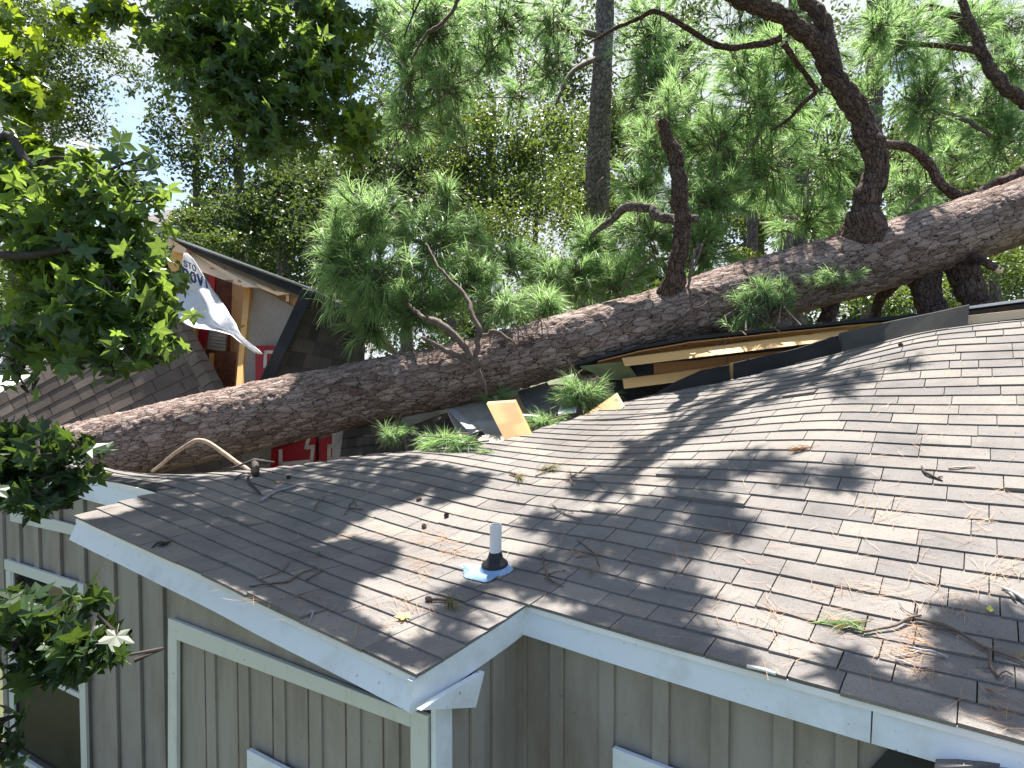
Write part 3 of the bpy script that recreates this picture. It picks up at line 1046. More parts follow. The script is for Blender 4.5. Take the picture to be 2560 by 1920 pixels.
# light boards of the far slope at the right end of the ridge
mb = MB()
mb.prism([at(2412, 790, 5.3), at(3300, 690, 4.4), at(3300, 712, 4.4), at(2412, 812, 5.3)], (0.0, 0.05, 0.0))
mb.build('ridge_board', M['header'], house)
mb = MB()
mb.prism([at(2400, 781, 5.4), at(3300, 665, 4.5), at(3300, 690, 4.5), at(2400, 790, 5.4)], (0.05, 1.6, -0.5))
mb.prism([at(2422, 770, 5.45), at(3300, 655, 4.55), at(3300, 664, 4.55), at(2422, 779, 5.45)], (0.05, 1.6, -0.5))
mb.build('far_roof_deck', M['deck'], house)
mb = MB()
mb.prism([at(2424, 765, 5.42), at(3300, 648, 4.52), at(3300, 656, 4.52), at(2424, 772, 5.42)], (0.02, 0.3, 0.0))
mb.build('metal_flashing', M['white_metal'], house)

# floor of the open attic
mb = MB()
mb.prism([np.array([-2.6, 6.3, 2.35]), np.array([3.4, 6.6, 2.5]), np.array([3.4, 9.0, 2.5]), np.array([-2.6, 8.4, 2.2])], (0, 0, -.04))
mb.build('attic_floor', M['osb'], house)

# ---------------------------------------------------------------- bark-plated trunks and limbs
def bark_tube(name, path, mat, parent, ds=0.014, nth=None, plate=(0.055, 0.085), amp=0.014, seed=1, cap=True, lump=0.03, wob=0.0):
    """Tapered limb with real bark plates; path rows are x, y, z, r."""
    r_ = np.random.default_rng(seed)
    S = spline(path, ds)
    P, rad = S[:, :3].copy(), np.maximum(S[:, 3], 0.003)
    if wob:
        k_ = np.arange(len(P)) * ds
        for ax_ in range(3):
            P[:, ax_] += wob * np.minimum(rad, .09) * np.clip(k_ / .4, 0, 1) * sum(a_ * np.sin(k_ * f_ + r_.uniform(0, 6.3)) for f_, a_ in ((9.0, .5), (19.0, .3), (41.0, .2)))
        rad = rad * (1 + 0.5 * wob * np.clip(k_ / .4, 0, 1) * sum(a_ * np.sin(k_ * f_ + r_.uniform(0, 6.3)) for f_, a_ in ((13.0, .4), (31.0, .3), (67.0, .2))))
    m = len(P)
    nth = nth or max(14, int(2 * math.pi * rad.max() / ds))
    Tn, N, B = frames(P)
    sl = np.concatenate([[0], np.cumsum(np.linalg.norm(np.diff(P, axis=0), axis=1))])
    th = np.linspace(0, 2 * math.pi, nth, endpoint=False)
    cu, cs = plate
    big = np.zeros((m, nth))
    for f, a in ((2.3, 0.5), (5.1, 0.3), (11.0, 0.2)):
        big += a * np.sin(f * sl[:, None] + r_.uniform(0, 6) + 1.7 * np.sin(th[None] * 2 + r_.uniform(0, 6))) * np.cos(th[None] * 3 + f + r_.uniform(0, 6))
    fine = r_.normal(0, 1, (m, nth))
    fine = (fine + np.roll(fine, 1, 0) + np.roll(fine, 1, 1) + np.roll(fine, -1, 0)) / 4
    mid = r_.normal(0, 1, (m, nth))
    for _ in range(4): mid = (mid + np.roll(mid, 1, 0) + np.roll(mid, -1, 0) + np.roll(mid, 1, 1) + np.roll(mid, -1, 1)) / 5
    h = amp * (0.9 * mid / (mid.std() + 1e-9) * 0.35 + 0.3 * fine) + lump * rad[:, None] * big
    rr = rad[:, None] + h
    co = np.stack([np.broadcast_to(np.cos(th), (m, nth)) * rad[:, None] / cu, np.broadcast_to(np.sin(th), (m, nth)) * rad[:, None] / cu, np.broadcast_to((sl / cs)[:, None], (m, nth)) + seed * 3.7], -1).reshape(-1, 3)
    V = P[:, None] + rr[..., None] * (np.cos(th)[None, :, None] * N[:, None] + np.sin(th)[None, :, None] * B[:, None])
    i, j = np.meshgrid(np.arange(m - 1), np.arange(nth), indexing='ij')
    j2 = (j + 1) % nth
    Q = np.stack([i * nth + j, i * nth + j2, (i + 1) * nth + j2, (i + 1) * nth + j], -1).reshape(-1, 4)
    V = V.reshape(-1, 3)
    tr = None
    if cap:
        V = np.vstack([V, P[0], P[-1]])
        co = np.vstack([co, co[0] * [0, 0, 1], co[-1] * [0, 0, 1]])
        a, b = m * nth, m * nth + 1
        k = np.arange(nth)
        tr = np.concatenate([np.stack([np.full(nth, a), (k + 1) % nth, k], 1), np.stack([np.full(nth, b), (m - 1) * nth + k, (m - 1) * nth + (k + 1) % nth], 1)])
    return put(name, np_mesh(name, V, tr, Q, mat, {'bark_co': co}, True), parent)


SETBACK = 1.10
pine = empty('fallen_pine', at(-150, 1230, 6.9), label='huge fallen pine lying across the crushed house with its bark-plated trunk and upturned limbs', cat='tree')
trunk = ppath([(-420, 1262, 7.2, 0.40), (49, 1176, 6.75, 0.365), (330, 1112, 6.65, 0.352), (610, 1047, 6.55, 0.345), (900, 984, 6.5, 0.318), (1130, 938, 6.45, 0.308),
               (1430, 856, 6.4, 0.300), (1640, 803, 6.38, 0.308), (1890, 728, 6.35, 0.318), (2050, 685, 6.32, 0.320), (2210, 640, 6.3, 0.322), (2420, 574, 6.28, 0.312), (2560, 524, 6.25, 0.302), (2900, 400, 6.2, 0.27)])
bark_tube('trunk', trunk, M['bark'], pine, 0.013, 150, (0.056, 0.150), 0.012, 2)


def limb(lst, nm='limb', seed=3, ds=0.010, plate=(0.04, 0.07), amp=0.006, mat='bark_limb', parent=None):
    return bark_tube(nm, ppath(lst), M[mat], parent or pine, ds, None, plate, amp, seed, True, 0.06, 0.28)


LA = [(2150, 650, 6.3, 0.29), (2155, 588, 6.2, 0.215), (2162, 545, 6.17, 0.148), (2166, 508, 6.16, 0.122), (2189, 427, 6.18, 0.106), (2186, 378, 6.2, 0.104), (2160, 317, 6.22, 0.102), (2120, 244, 6.25, 0.098),
      (2071, 163, 6.28, 0.094), (2050, 122, 6.28, 0.088), (2006, 73, 6.28, 0.080), (1945, 37, 6.28, 0.076), (1855, -2, 6.25, 0.072), (1740, -70, 6.2, 0.066), (1640, -190, 6.1, 0.058), (1560, -340, 6.0, 0.048), (1510, -520, 5.95, 0.03)]
limb(LA, seed=4)
limb([(2085, 175, 6.28, 0.075), (2064, 90, 6.3, 0.074), (2050, 33, 6.32, 0.07), (2006, -12, 6.45, 0.066), (1985, -120, 6.9, 0.06), (2010, -230, 7.6, 0.05), (2060, -330, 8.4, 0.03)], seed=5)
LB = [(1640, 825, 6.40, 0.20), (1656, 775, 6.30, 0.155), (1672, 733, 6.22, 0.112), (1690, 683, 6.14, 0.086), (1703, 602, 6.1, 0.076), (1701, 486, 6.14, 0.074), (1683, 382, 6.18, 0.068), (1665, 330, 6.2, 0.058), (1654, 303, 6.2, 0.045)]
limb(LB, seed=6)
# torn top of the broken stub
mb = MB()
tp = at(1656, 312, 6.2 * SETBACK)
for k in range(9):
    an = k * 0.7
    b = tp + np.array([math.cos(an) * 0.035, math.sin(an) * 0.035, -0.05])
    d = at(1646, 290, 6.82) - at(1668, 345, 6.82)
    L = random.uniform(0.05, 0.16)
    e = b + nrm(d) * L
    mb.prism([b + np.array([0.014, 0, 0]), b - np.array([0.014, 0, 0]), e], np.array([0, 0.012, 0]))
mb.build('splinter', M['lumber_dark'], pine)
limb([(2310, 690, 6.3, 0.15), (2318, 735, 6.25, 0.125), (2330, 800, 6.2, 0.11), (2345, 900, 6.1, 0.09)], seed=7)
limb([(2395, 640, 6.25, 0.16), (2420, 700, 6.2, 0.13), (2442, 770, 6.15, 0.115), (2470, 860, 6.1, 0.1)], seed=8)
limb([(2085, 725, 6.35, 0.10), (2076, 765, 6.4, 0.08), (2062, 810, 6.45, 0.07)], seed=9)
limb([(2240, 700, 6.45, 0.07), (2205, 745, 6.6, 0.055), (2180, 800, 6.7, 0.05)], seed=19)
limb([(2425, 640, 6.1, 0.05), (2455, 652, 5.95, 0.038), (2480, 666, 5.9, 0.034), (2498, 676, 5.88, 0.032)], seed=10, plate=(0.03, 0.06), amp=0.003)
mb = MB()
mb.tube([at(2490, 671, 6.474), at(2503, 678, 6.463)], [0.037, 0.037], 12)
mb.build('broken_end', M['header'], pine)
LD = [(2205, 362, 6.25, 0.035), (2240, 362, 6.35, 0.042), (2280, 372, 6.45, 0.044), (2320, 410, 6.5, 0.046), (2350, 455, 6.5, 0.048), (2400, 490, 6.5, 0.05), (2450, 482, 6.45, 0.055), (2560, 430, 6.4, 0.06), (2700, 380, 6.35, 0.05)]
limb(LD, seed=11)
LE = [(2680, 330, 7.2, 0.08), (2560, 250, 7.4, 0.072), (2494, 199, 7.5, 0.068), (2461, 142, 7.55, 0.062), (2441, 90, 7.6, 0.056), (2392, 40, 7.65, 0.048), (2320, 20, 7.7, 0.034), (2262, 40, 7.7, 0.026), (2230, 102, 7.7, 0.014)]
limb(LE, seed=12)
limb([(2441, 90, 7.6, 0.05), (2410, 20, 7.6, 0.045), (2395, -60, 7.6, 0.04), (2380, -200, 7.6, 0.03)], seed=13)
limb([(2450, 130, 7.55, 0.035), (2400, 120, 7.6, 0.035), (2320, 112, 7.7, 0.03), (2250, 110, 7.8, 0.02)], seed=14)
LF = [(1953, 95, 6.3, 0.034), (1904, 110, 6.35, 0.032), (1815, 118, 6.4, 0.03), (1733, 81, 6.5, 0.028), (1645, 28, 6.6, 0.026), (1600, 45, 6.7, 0.022), (1527, 77, 6.8, 0.018), (1470, 110, 6.9, 0.01)]
limb(LF, seed=15, plate=(0.03, 0.05), amp=0.004)
LG = [(1700, 560, 6.2, 0.05), (1682, 549, 6.3, 0.048), (1641, 541, 6.4, 0.05), (1625, 521, 6.45, 0.047), (1572, 517, 6.5, 0.044), (1527, 553, 6.6, 0.038), (1480, 585, 6.7, 0.02)]
limb(LG, seed=16, mat='bark_grey', plate=(0.03, 0.05), amp=0.005)
limb([(1700, 545, 6.15, 0.035), (1735, 545, 6.1, 0.034), (1745, 548, 6.08, 0.03)], seed=17, mat='bark_grey', plate=(0.03, 0.05), amp=0.004)
LH = [(1960, 110, 6.3, 0.030), (1995, 160, 6.5, 0.026), (2025, 205, 6.6, 0.024), (2040, 225, 6.65, 0.028), (2005, 262, 6.75, 0.022), (1970, 300, 6.85, 0.016), (1930, 325, 6.9, 0.012)]
limb(LH, seed=18, plate=(0.03, 0.05), amp=0.004)
# thin bare branches
mb = MB()
THIN = [
    [(1155, -20, 7.4, .03), (1120, 45, 7.4, .026), (1072, 81, 7.4, .024), (1045, 120, 7.4, .022), (1027, 155, 7.4, .012)],
    [(1059, 845, 6.15, .03), (1124, 881, 6.0, .034), (1173, 906, 5.98, .034), (1194, 926, 5.98, .032), (1214, 975, 6.02, .022), (1216, 988, 6.05, .014)],
    [(1071, 800, 6.1, .05), (1120, 824, 6.02, .045), (1169, 877, 5.98, .040), (1190, 915, 5.98, .035)],
    [(1066, 610, 6.6, .012), (1095, 665, 6.4, .018), (1140, 715, 6.25, .024), (1170, 750, 6.15, .028), (1181, 790, 6.05, .03), (1200, 825, 6.0, .032), (1190, 869, 5.98, .032), (1192, 915, 5.97, .03)],
    [(1200, 842, 5.99, .02), (1234, 828, 5.97, .022), (1267, 845, 5.97, .02), (1290, 862, 5.98, .012)],
    [(1745, 610, 6.1, .02), (1730, 655, 6.02, .018), (1722, 720, 5.98, .016), (1728, 765, 5.98, .014), (1700, 800, 5.98, .012), (1656, 836, 5.99, .009)],
    [(1722, 765, 5.98, .012), (1740, 770, 5.98, .010), (1770, 755, 5.97, .008)],
    [(1752, 610, 6.1, .022), (1745, 640, 6.06, .018), (1722, 700, 6.0, .016)],
    [(830, 560, 7.2, .012), (900, 640, 7.0, .018), (960, 715, 6.9, .022), (1010, 750, 6.7, .026), (1060, 800, 6.3, .03)],
    [(915, 840, 6.9, .01), (945, 800, 6.9, .012), (990, 790, 6.9, .008)],
    [(1640, 630, 6.9, .015), (1590, 680, 6.9, .014), (1540, 745, 6.8, .01)],
    [(2245, 540, 6.9, .012), (2290, 500, 7.0, .016), (2325, 470, 7.0, .012)],
    [(2480, 340, 7.6, .03), (2410, 300, 7.8, .034), (2340, 270, 7.9, .032), (2260, 245, 8.0, .025)],
    [(2340, 270, 7.9, .02), (2350, 220, 7.9, .018), (2325, 160, 8.0, .014)],
    [(2340, 275, 7.9, .022), (2320, 330, 7.9, .02), (2330, 380, 7.8, .014)],
]
for k in range(26):          # bare whippy twigs among the needles
    x, y = random.uniform(1500, 2100), random.uniform(150, 680)
    if random.random() < 0.3: x, y = random.uniform(880, 1250), random.uniform(20, 300)
    d = random.uniform(6.9, 8.5)
    lst = []
    dx, dy = random.uniform(-60, 60), random.uniform(-20, 80)
    for q in range(5):
        lst.append((x, y, d, 0.012 * (1 - q * 0.18)))
        x += dx + random.uniform(-25, 25)
        y += dy + random.uniform(-25, 25)
    THIN.append(lst)
for lst in THIN:
    S = spline(ppath(lst), 0.05)
    S[:, :3] += rng.normal(0, 0.006, (len(S), 3))
    mb = MB()
    mb.tube(S[:, :3], S[:, 3] * .78, 7)
    mb.build('bare_branch', M['twig'], pine, smooth=True)


# ---------------------------------------------------------------- needle tufts
def tufts(C, A, L, n, width, spread=0.9, droop=0.35, seed=0):
    """Needle bundles: base points C, axes A, length L, n needles each."""
    r = np.random.default_rng(seed)
    m = len(C)
    C = np.repeat(np.asarray(C), n, 0)
    A = np.repeat(np.asarray(A), n, 0)
    K = len(C)
    back = (r.uniform(0, 1, K) ** 1.3)[:, None] * A * 0.16
    D = A + r.normal(0, spread * 0.6, (K, 3))
    D /= np.linalg.norm(D, axis=1)[:, None]
    Lr = (np.broadcast_to(np.repeat(np.asarray(L), n) if np.ndim(L) else L, (K,)) * r.uniform(0.7, 1.1, K))[:, None]
    B0 = C - back
    mid = B0 + D * Lr * 0.5
    D2 = D + np.array([0, 0, -1.0]) * droop * r.uniform(0.3, 1.5, K)[:, None]
    D2 /= np.linalg.norm(D2, axis=1)[:, None]
    tip = mid + D2 * Lr * 0.5
    side = np.cross(D, r.normal(0, 1, (K, 3)))
    side /= np.linalg.norm(side, axis=1)[:, None] + 1e-9
    w = (width * r.uniform(0.7, 1.3, K))[:, None] * 0.5
    V = np.stack([B0 - side * w, B0 + side * w, mid - side * w * 0.9, mid + side * w * 0.9, tip], 1).reshape(-1, 3)
    o = np.arange(K)[:, None] * 5
    Tr = np.concatenate([o + [0, 1, 3], o + [0, 3, 2], o + [2, 3, 4]], 0)
    tone = np.repeat(np.clip(np.repeat(r.beta(2, 2, m), n) * 0.7 + r.uniform(0, 0.3, K), 0, 1), 5)
    return V, Tr, tone


class Needles:
    def __init__(s): s.V, s.T, s.t, s.o = [], [], [], 0

    def add(s, V, T, t):
        s.V.append(V); s.T.append(T + s.o); s.t.append(t); s.o += len(V)

    def build(s, name, mat, parent, tw=None, tmat=None, **kw):
        nf = sum(len(t) for t in s.T)
        tq = None
        if tw is not None and tw.v:
            s.V.append(np.array(tw.v)); s.t.append(np.array(tw.tone))
            tq = np.array(tw.q) + s.o
        me = np_mesh(name, np.concatenate(s.V), np.concatenate(s.T), tq, mat, {'tone': np.concatenate(s.t)})
        if tq is not None:
            me.materials.append(tmat)
            ix = np.zeros(nf + len(tq), np.int32)
            ix[nf:] = 1
            me.polygons.foreach_set('material_index', ix)
        return put(name, me, parent, **kw)


def blob(cx, cy, rx, ry, d, dr, n, seed, pexp=0.6):
    """Random points in a world ellipsoid given by photo pixels (1280-wide display units) and depth."""
    r = np.random.default_rng(seed)
    v = r.normal(0, 1, (n, 3))
    v /= np.linalg.norm(v, axis=1)[:, None]
    v *= r.uniform(0, 1, n)[:, None] ** pexp
    px, py = cx * 1.1573, cy * 1.1573
    d, dr = d * SETBACK, dr * SETBACK
    c = at(px, py, d)
    k = 1.1573 * d / FPX
    return c + v * np.array([rx * k, dr, ry * k]), c, v


PK = 1.9


def pine_mass(blobs, name, parent, mat, L=0.25, nn=52, width=0.0048, droop=0.4, seed=0, twigs=True, twr=0.006, spread=0.75, pk=None):
    nd, tw = Needles(), MB()
    for i, (cx, cy, rx, ry, d, dr, n) in enumerate(blobs):
        n = max(1, int(n * (pk or PK)))
        P, c, v = blob(cx, cy, rx, ry, d, dr, n, seed * 100 + i)
        r = np.random.default_rng(seed * 77 + i)
        A = (P - c) + r.normal(0, 0.25, P.shape) * (np.linalg.norm(P - c, axis=1).mean())
        A[:, 2] += 0.05
        A /= np.linalg.norm(A, axis=1)[:, None] + 1e-9
        nd.add(*tufts(P, A, L * r.uniform(0.75, 1.15, n), nn, width, spread, droop, seed * 31 + i))
        if twigs:
            for p, a in zip(P, A):
                q = p - a * r.uniform(0.22, 0.5) + r.normal(0, 0.05, 3)
                m_ = (p + q) / 2 + r.normal(0, 0.02, 3)
                tw.tube([q, m_, p], [twr * 1.3, twr, twr * 0.8], 4, cap=False)
    nd.build(name, mat, parent, tw, M['twig'])


# near foliage of the fallen pine: display units x, y, rx, ry, depth, depth radius, tufts
pine_mass([(800, 470, 85, 85, 6.9, .5, 46), (730, 560, 45, 120, 6.9, .4, 28), (820, 600, 100, 110, 6.9, .5, 62), (930, 520, 80, 90, 7.1, .5, 36), (900, 665, 80, 60, 6.8, .35, 30),
           (800, 700, 60, 50, 7.0, .3, 16), (1020, 600, 60, 60, 6.9, .4, 20), (1085, 660, 60, 45, 6.6, .3, 18), (1180, 655, 45, 40, 6.6, .25, 12), (960, 420, 40, 40, 7.2, .3, 8), (1100, 560, 70, 50, 7.4, .3, 16), (1190, 600, 60, 50, 7.3, .3, 14), (1010, 500, 60, 50, 7.4, .3, 12)],
          'needles', pine, M['needle'], 0.30, 46, 0.0078, 0.85, 1, pk=1.4)
pine_mass([(1250, 600, 70, 50, 7.3, .4, 24), (1370, 400, 50, 60, 7.8, .4, 14), (1390, 300, 50, 60, 8.2, .4, 14), (1420, 330, 70, 70, 7.8, .4, 18), (1500, 220, 70, 70, 7.8, .4, 14), (1280, 530, 60, 70, 7.4, .4, 24), (1330, 610, 80, 50, 7.2, .4, 22), (1400, 500, 70, 80, 7.2, .4, 26), (1540, 430, 90, 90, 7.2, .5, 44), (1520, 540, 80, 80, 7.2, .5, 30),
           (1560, 310, 90, 80, 7.4, .5, 34), (1650, 360, 110, 110, 7.6, .6, 52), (1640, 220, 110, 90, 7.4, .6, 44), (1780, 330, 80, 120, 7.6, .6, 34), (1440, 250, 60, 80, 7.6, .5, 18),
           (1740, 470, 90, 60, 7.8, .5, 24), (1700, 120, 100, 60, 7.2, .5, 22), (1600, 130, 60, 60, 7.3, .5, 12)],
          'needles', pine, M['needle'], 0.25, 50, 0.0066, 0.45, 2)
pine_mass([(1940, 90, 90, 90, 7.8, .6, 34), (1990, 220, 70, 110, 7.8, .6, 30), (1900, 60, 60, 60, 7.2, .4, 14), (2080, 60, 110, 60, 8.2, .5, 30), (2180, 150, 70, 100, 8.2, .5, 28), (2160, 300, 90, 90, 8.2, .6, 40),
           (2050, 330, 80, 50, 8.2, .6, 18), (1960, 400, 70, 90, 8.2, .6, 28), (2150, 470, 80, 60, 8.2, .5, 20), (2000, 480, 70, 60, 8.0, .5, 16), (1880, 200, 30, 60, 8, .4, 8), (2120, 230, 60, 60, 8.2, .5, 14)],
          'needles', pine, M['needle'], 0.25, 48, 0.007, 0.45, 3)
pine_mass([(1650, 625, 55, 40, 5.95, .12, 11), (1620, 670, 50, 40, 5.95, .12, 9), (1690, 640, 40, 45, 5.95, .1, 7), (1590, 700, 30, 20, 5.9, .1, 3)],
          'needles', pine, M['needle'], 0.20, 50, 0.0040, 0.9, 4)
SETBACK = 1.0
pine_mass([(1270, 860, 70, 40, 6.45, .2, 22), (1180, 905, 40, 20, 6.1, .15, 8)] if False else [(1262, 850, 70, 34, 6.5, .2, 22), (1180, 910, 40, 20, 6.2, .2, 7), (850, 930, 35, 22, 6.5, .2, 7), (1090, 860, 50, 20, 6.8, .2, 6), (960, 950, 50, 10, 5.75, .1, 8), (1800, 600, 60, 20, 6.5, .2, 5)],
          'needles', pine, M['needle'], 0.19, 50, 0.0042, 0.5, 5)

SETBACK = 1.0

# ---------------------------------------------------------------- lumber thrown up through the roof
LG_ = 'boards broken out of the roof'


def px_board(name, quad, d, off, mat, label, cat='lumber', bevel=0.003, ds=None, group=LG_):
    """Board whose near face is the four photo pixels at depth d (or four depths ds), extruded by off."""
    ds = ds or [d] * 4
    mb = MB()
    P = [at(x, y, q) for (x, y), q in zip(quad, ds)]
    c = sum(P) / 4
    mb.prism([p - c for p in P], off)
    o = mb.build(name, mat, None, bevel=bevel, label=label, cat=cat, group=group)
    o.location = Vector(c)
    return o


px_board('lumber_board', [(1216, 1010), (1287, 1005), (1336, 1108), (1270, 1118)], 5.95, (0.012, 0.045, 0.02), M['lumber_orange'], 'short wide pine board sticking upright out of the hole beneath the trunk',
         ds=[6.0, 6.0, 5.66, 5.66])
px_board('lumber_board', [(1430, 1060), (1537, 987), (1556, 1020), (1490, 1062)], 6.1, (0.03, 0.04, 0.02), M['lumber_orange'], 'slanting board end poking up beside the green pine tuft at the torn roof edge', ds=[6.2, 6.3, 6.08, 6.0])
px_board('lumber_board', [(1555, 896), (2120, 824), (2130, 846), (1563, 916)], 6.3, (0.0, 0.045, 0.006), M['lumber'], 'long pale rafter board, uppermost, lying just under the torn roof sheet', ds=[6.62, 6.17, 6.05, 6.5])
px_board('lumber_board', [(1634, 909), (2000, 872), (2000, 892), (1636, 935)], 6.8, (0.0, 0.04, 0.0), M['lumber_dark'], 'darker brown board set back between the two pale rafters', ds=[6.76, 6.54, 6.46, 6.68])
px_board('lumber_board', [(1557, 948), (1800, 916), (1800, 942), (1561, 972)], 6.3, (0.0, 0.045, 0.004), M['lumber'], 'shorter pale rafter, lower one, partly covered by the curled ridge cap', ds=[6.58, 6.44, 6.33, 6.46])
px_board('lumber_board', [(1826, 908), (1836, 905), (1838, 960), (1829, 960)], 6.25, (0.0, 0.04, 0.0), M['lumber'], 'thin upright stick showing between two curled ridge cap strips', ds=[6.3] * 4)

tf = empty('torn_roof_section', at(1700, 900, 7.0), label='lifted piece of the far roof slope with black underlayment over broken rafters', cat='roof piece')
mb = MB()
edge = [(1440, 914, 6.7), (1495, 897, 6.68), (1590, 873, 6.62), (1716, 850, 6.5), (1900, 830, 6.35), (2100, 810, 6.15), (2240, 797, 6.0), (2400, 780, 5.85)]
for (x0, y0, d0), (x1, y1, d1) in zip(edge[:-1], edge[1:]):
    p, q = at(x0, y0, d0), at(x1, y1, d1)
    p2, q2 = at(x0 + 14, y0 + 4, d0 + 0.55), at(x1 + 14, y1 + 3, d1 + 0.75)
    mb.prism([p, q, q2 - np.array([0, 0, .14]), p2 - np.array([0, 0, .10])], np.array([0, 0, 0.028]))
mb.build('roof_sheet', M['felt'], tf)
mb = MB()
for (x0, y0, d0), (x1, y1, d1) in zip(edge[1:-1], edge[2:]):
    p, q = at(x0, y0 + 8, d0 + .03), at(x1, y1 + 9, d1 + .03)
    mb.prism([p, q, q + np.array([0, .5, -.1]), p + np.array([0, .5, -.1])], np.array([0, 0, 0.012]))
mb.build('sheathing', M['red'] if False else M['lumber_dark'], tf)
mb = MB()
mb.prism([at(1450, 918, 6.66), at(1565, 905, 6.62), at(1600, 952, 6.75), at(1519, 949, 6.75)], np.array([0.0, 0.02, 0.01]))
mb.build('green_panel', mat_simple('green_lit_sheathing', (0.20, 0.23, 0.12), 0.7, 0.4, 6), tf)  # underside sheathing; the greenish light on it is put into its colour
mb = MB()
mb.prism([at(1519, 947, 6.8), at(1560, 895, 6.85), at(2120, 822, 6.5), at(2120, 900, 6.5), at(1700, 1005, 6.85), at(1575, 1045, 6.85)], np.array([0.0, 0.03, 0.0]))
mb.build('attic_shade_backing', M['felt'], tf)  # black sheet standing in for the shade inside the torn attic

# slabs of roof debris lying in the hole under the trunk
DG = 'roof slabs tumbled into the hole'
px_board('roof_slab', [(1112, 1020), (1225, 985), (1300, 1110), (1160, 1120)], 6.7, (0.0, 0.02, 0.03), M['ply'], 'pale sunlit sheet of roof decking lying behind the upright board', 'roof slab', 0.002, [7.1, 7.3, 6.3, 6.2], DG)
px_board('roof_slab', [(1295, 985), (1368, 962), (1420, 1050), (1340, 1075)], 6.9, (0.0, 0.02, 0.03), M['shingle'], 'tilted grey shingled slab between the upright board and the pine tuft', 'roof slab', 0.002, [7.2, 7.3, 6.5, 6.4], DG)
px_board('roof_slab', [(1385, 985), (1475, 950), (1490, 1005), (1420, 1075)], 7.0, (0.0, 0.02, 0.03), M['ply'], 'bleached plank end under the hanging pine tuft', 'roof slab', 0.002, [7.4, 7.5, 6.7, 6.6], DG)
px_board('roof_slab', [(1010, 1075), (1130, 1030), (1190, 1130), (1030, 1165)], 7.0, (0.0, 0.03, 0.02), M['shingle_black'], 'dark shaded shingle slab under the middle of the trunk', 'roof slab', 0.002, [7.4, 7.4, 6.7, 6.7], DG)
px_board('flashing_scrap', [(1118, 1024), (1138, 1024), (1215, 1095), (1180, 1088)], 6.45, (0.0, 0.004, 0.006), M['drywall'], 'bent grey strip of flashing on the pale roof decking', 'flashing', 0.001, [6.9, 6.9, 6.2, 6.2], 'scraps of metal and plastic')
px_board('felt_scrap', [(1180, 1085), (1205, 1076), (1213, 1088), (1188, 1092)], 6.0, (0.0, 0.03, 0.006), M['felt'], 'small torn tab of black felt at the roof edge beside the pale decking', 'felt scrap', 0.001, None, 'scraps of metal and plastic')
px_board('foam_scrap', [(1307, 1038), (1350, 1041), (1347, 1054), (1304, 1050)], 6.2, (0.0, 0.02, 0.01), M['white'], 'small white block right of the upright board', 'scrap', 0.002, None, 'scraps of metal and plastic')
px_board('paper_scrap', [(1400, 1010), (1445, 1003), (1440, 1032), (1395, 1036)], 6.4, (0.0, 0.01, 0.01), M['wrap'], 'crumpled white scrap at the foot of the hanging pine tuft', 'scrap', 0.001, [6.7, 6.7, 6.3, 6.3], 'scraps of metal and plastic')

# ---------------------------------------------------------------- the crushed wing behind the trunk
wing = empty('wrecked_wing', at(620, 1000, 9.3), label='split-open wing behind the trunk with raw header, grey inner wall and red letters', cat='house wing')
Zs, Zx, Zy = 0.22604, 400, 560
Z4 = lambda x, y, d: at(Zx + Zs * x, Zy + Zs * y, d)
wd = 9.0


def zq(name, pts, d, off, mat, parent, bevel=0.0, ds=None):
    mb = MB()
    P = [Z4(x, y, q) for (x, y), q in zip(pts, ds or [d] * len(pts))]
    mb.prism(P, off)
    return mb.build(name, mat, parent, bevel=bevel)


# roof over the opening: thin slab sloping away, black edge, header
mb = MB()
p0, p1 = Z4(95, 120, wd - .25), Z4(1640, 690, wd - .25)
p2, p3 = Z4(2330, 1060, wd - .6), Z4(2330, 1060, wd + 1.2)
mb.prism([p0, p1, p1 + np.array([0.15, 2.2, -.55]), p0 + np.array([0.0, 2.4, -.5])], np.array([0, 0, -0.035]))
mb.prism([p1, p2, p2 + np.array([0.1, 2.0, -.5]), p1 + np.array([0.15, 2.2, -.55])], np.array([0, 0, -0.03]))
mb.build('roof', M['shingle'], wing)
zq('drip_edge', [(92, 118), (1640, 690), (1640, 705), (92, 138)], wd - .27, (0, .012, 0), M['white_metal'], wing)  # white strip: the sunlit line of the roof edge painted as colour
zq('drip_edge', [(1640, 690), (2300, 1040), (2300, 1052), (1640, 706)], wd - .27, (0, .012, 0), M['white_metal'], wing)  # same painted sunlit line, carried on to the right
zq('felt_edge', [(225, 205), (1590, 695), (1560, 790), (300, 275)], wd - .2, (0, .05, 0), M['felt'], wing)
zq('header', [(300, 278), (1562, 795), (1545, 830), (1060, 700), (930, 700), (450, 525)], wd - .12, (0, .04, 0), M['header'], wing, 0.003, [wd - .04, wd - .04, wd - .10, wd - .30, wd - .30, wd - .30])
zq('header', [(1055, 690), (1400, 760), (1540, 830), (1505, 930), (1380, 800)], wd - .09, (0, .03, 0), M['lumber_dark'], wing)
zq('splintered_board', [(1060, 660), (1250, 740), (1420, 770), (1300, 790), (1130, 720)], wd - .34, (0, .03, 0), M['header'], wing)
zq('blocking', [(1395, 770), (1430, 770), (1425, 860), (1390, 855)], wd - .13, (0, .04, 0), M['header'], wing)
zq('soffit_box', [(95, 150), (290, 270), (285, 330), (85, 290)], wd - .2, (0, .5, 0), M['header'], wing)
zq('gable_board', [(100, 255), (285, 330), (250, 520), (150, 560), (70, 420)], wd - .05, (0, .03, 0), M['lumber'], wing)
zq('corner_board', [(165, 740), (200, 750), (190, 1000), (150, 980)], wd + .02, (0, .04, 0), M['header'], wing)
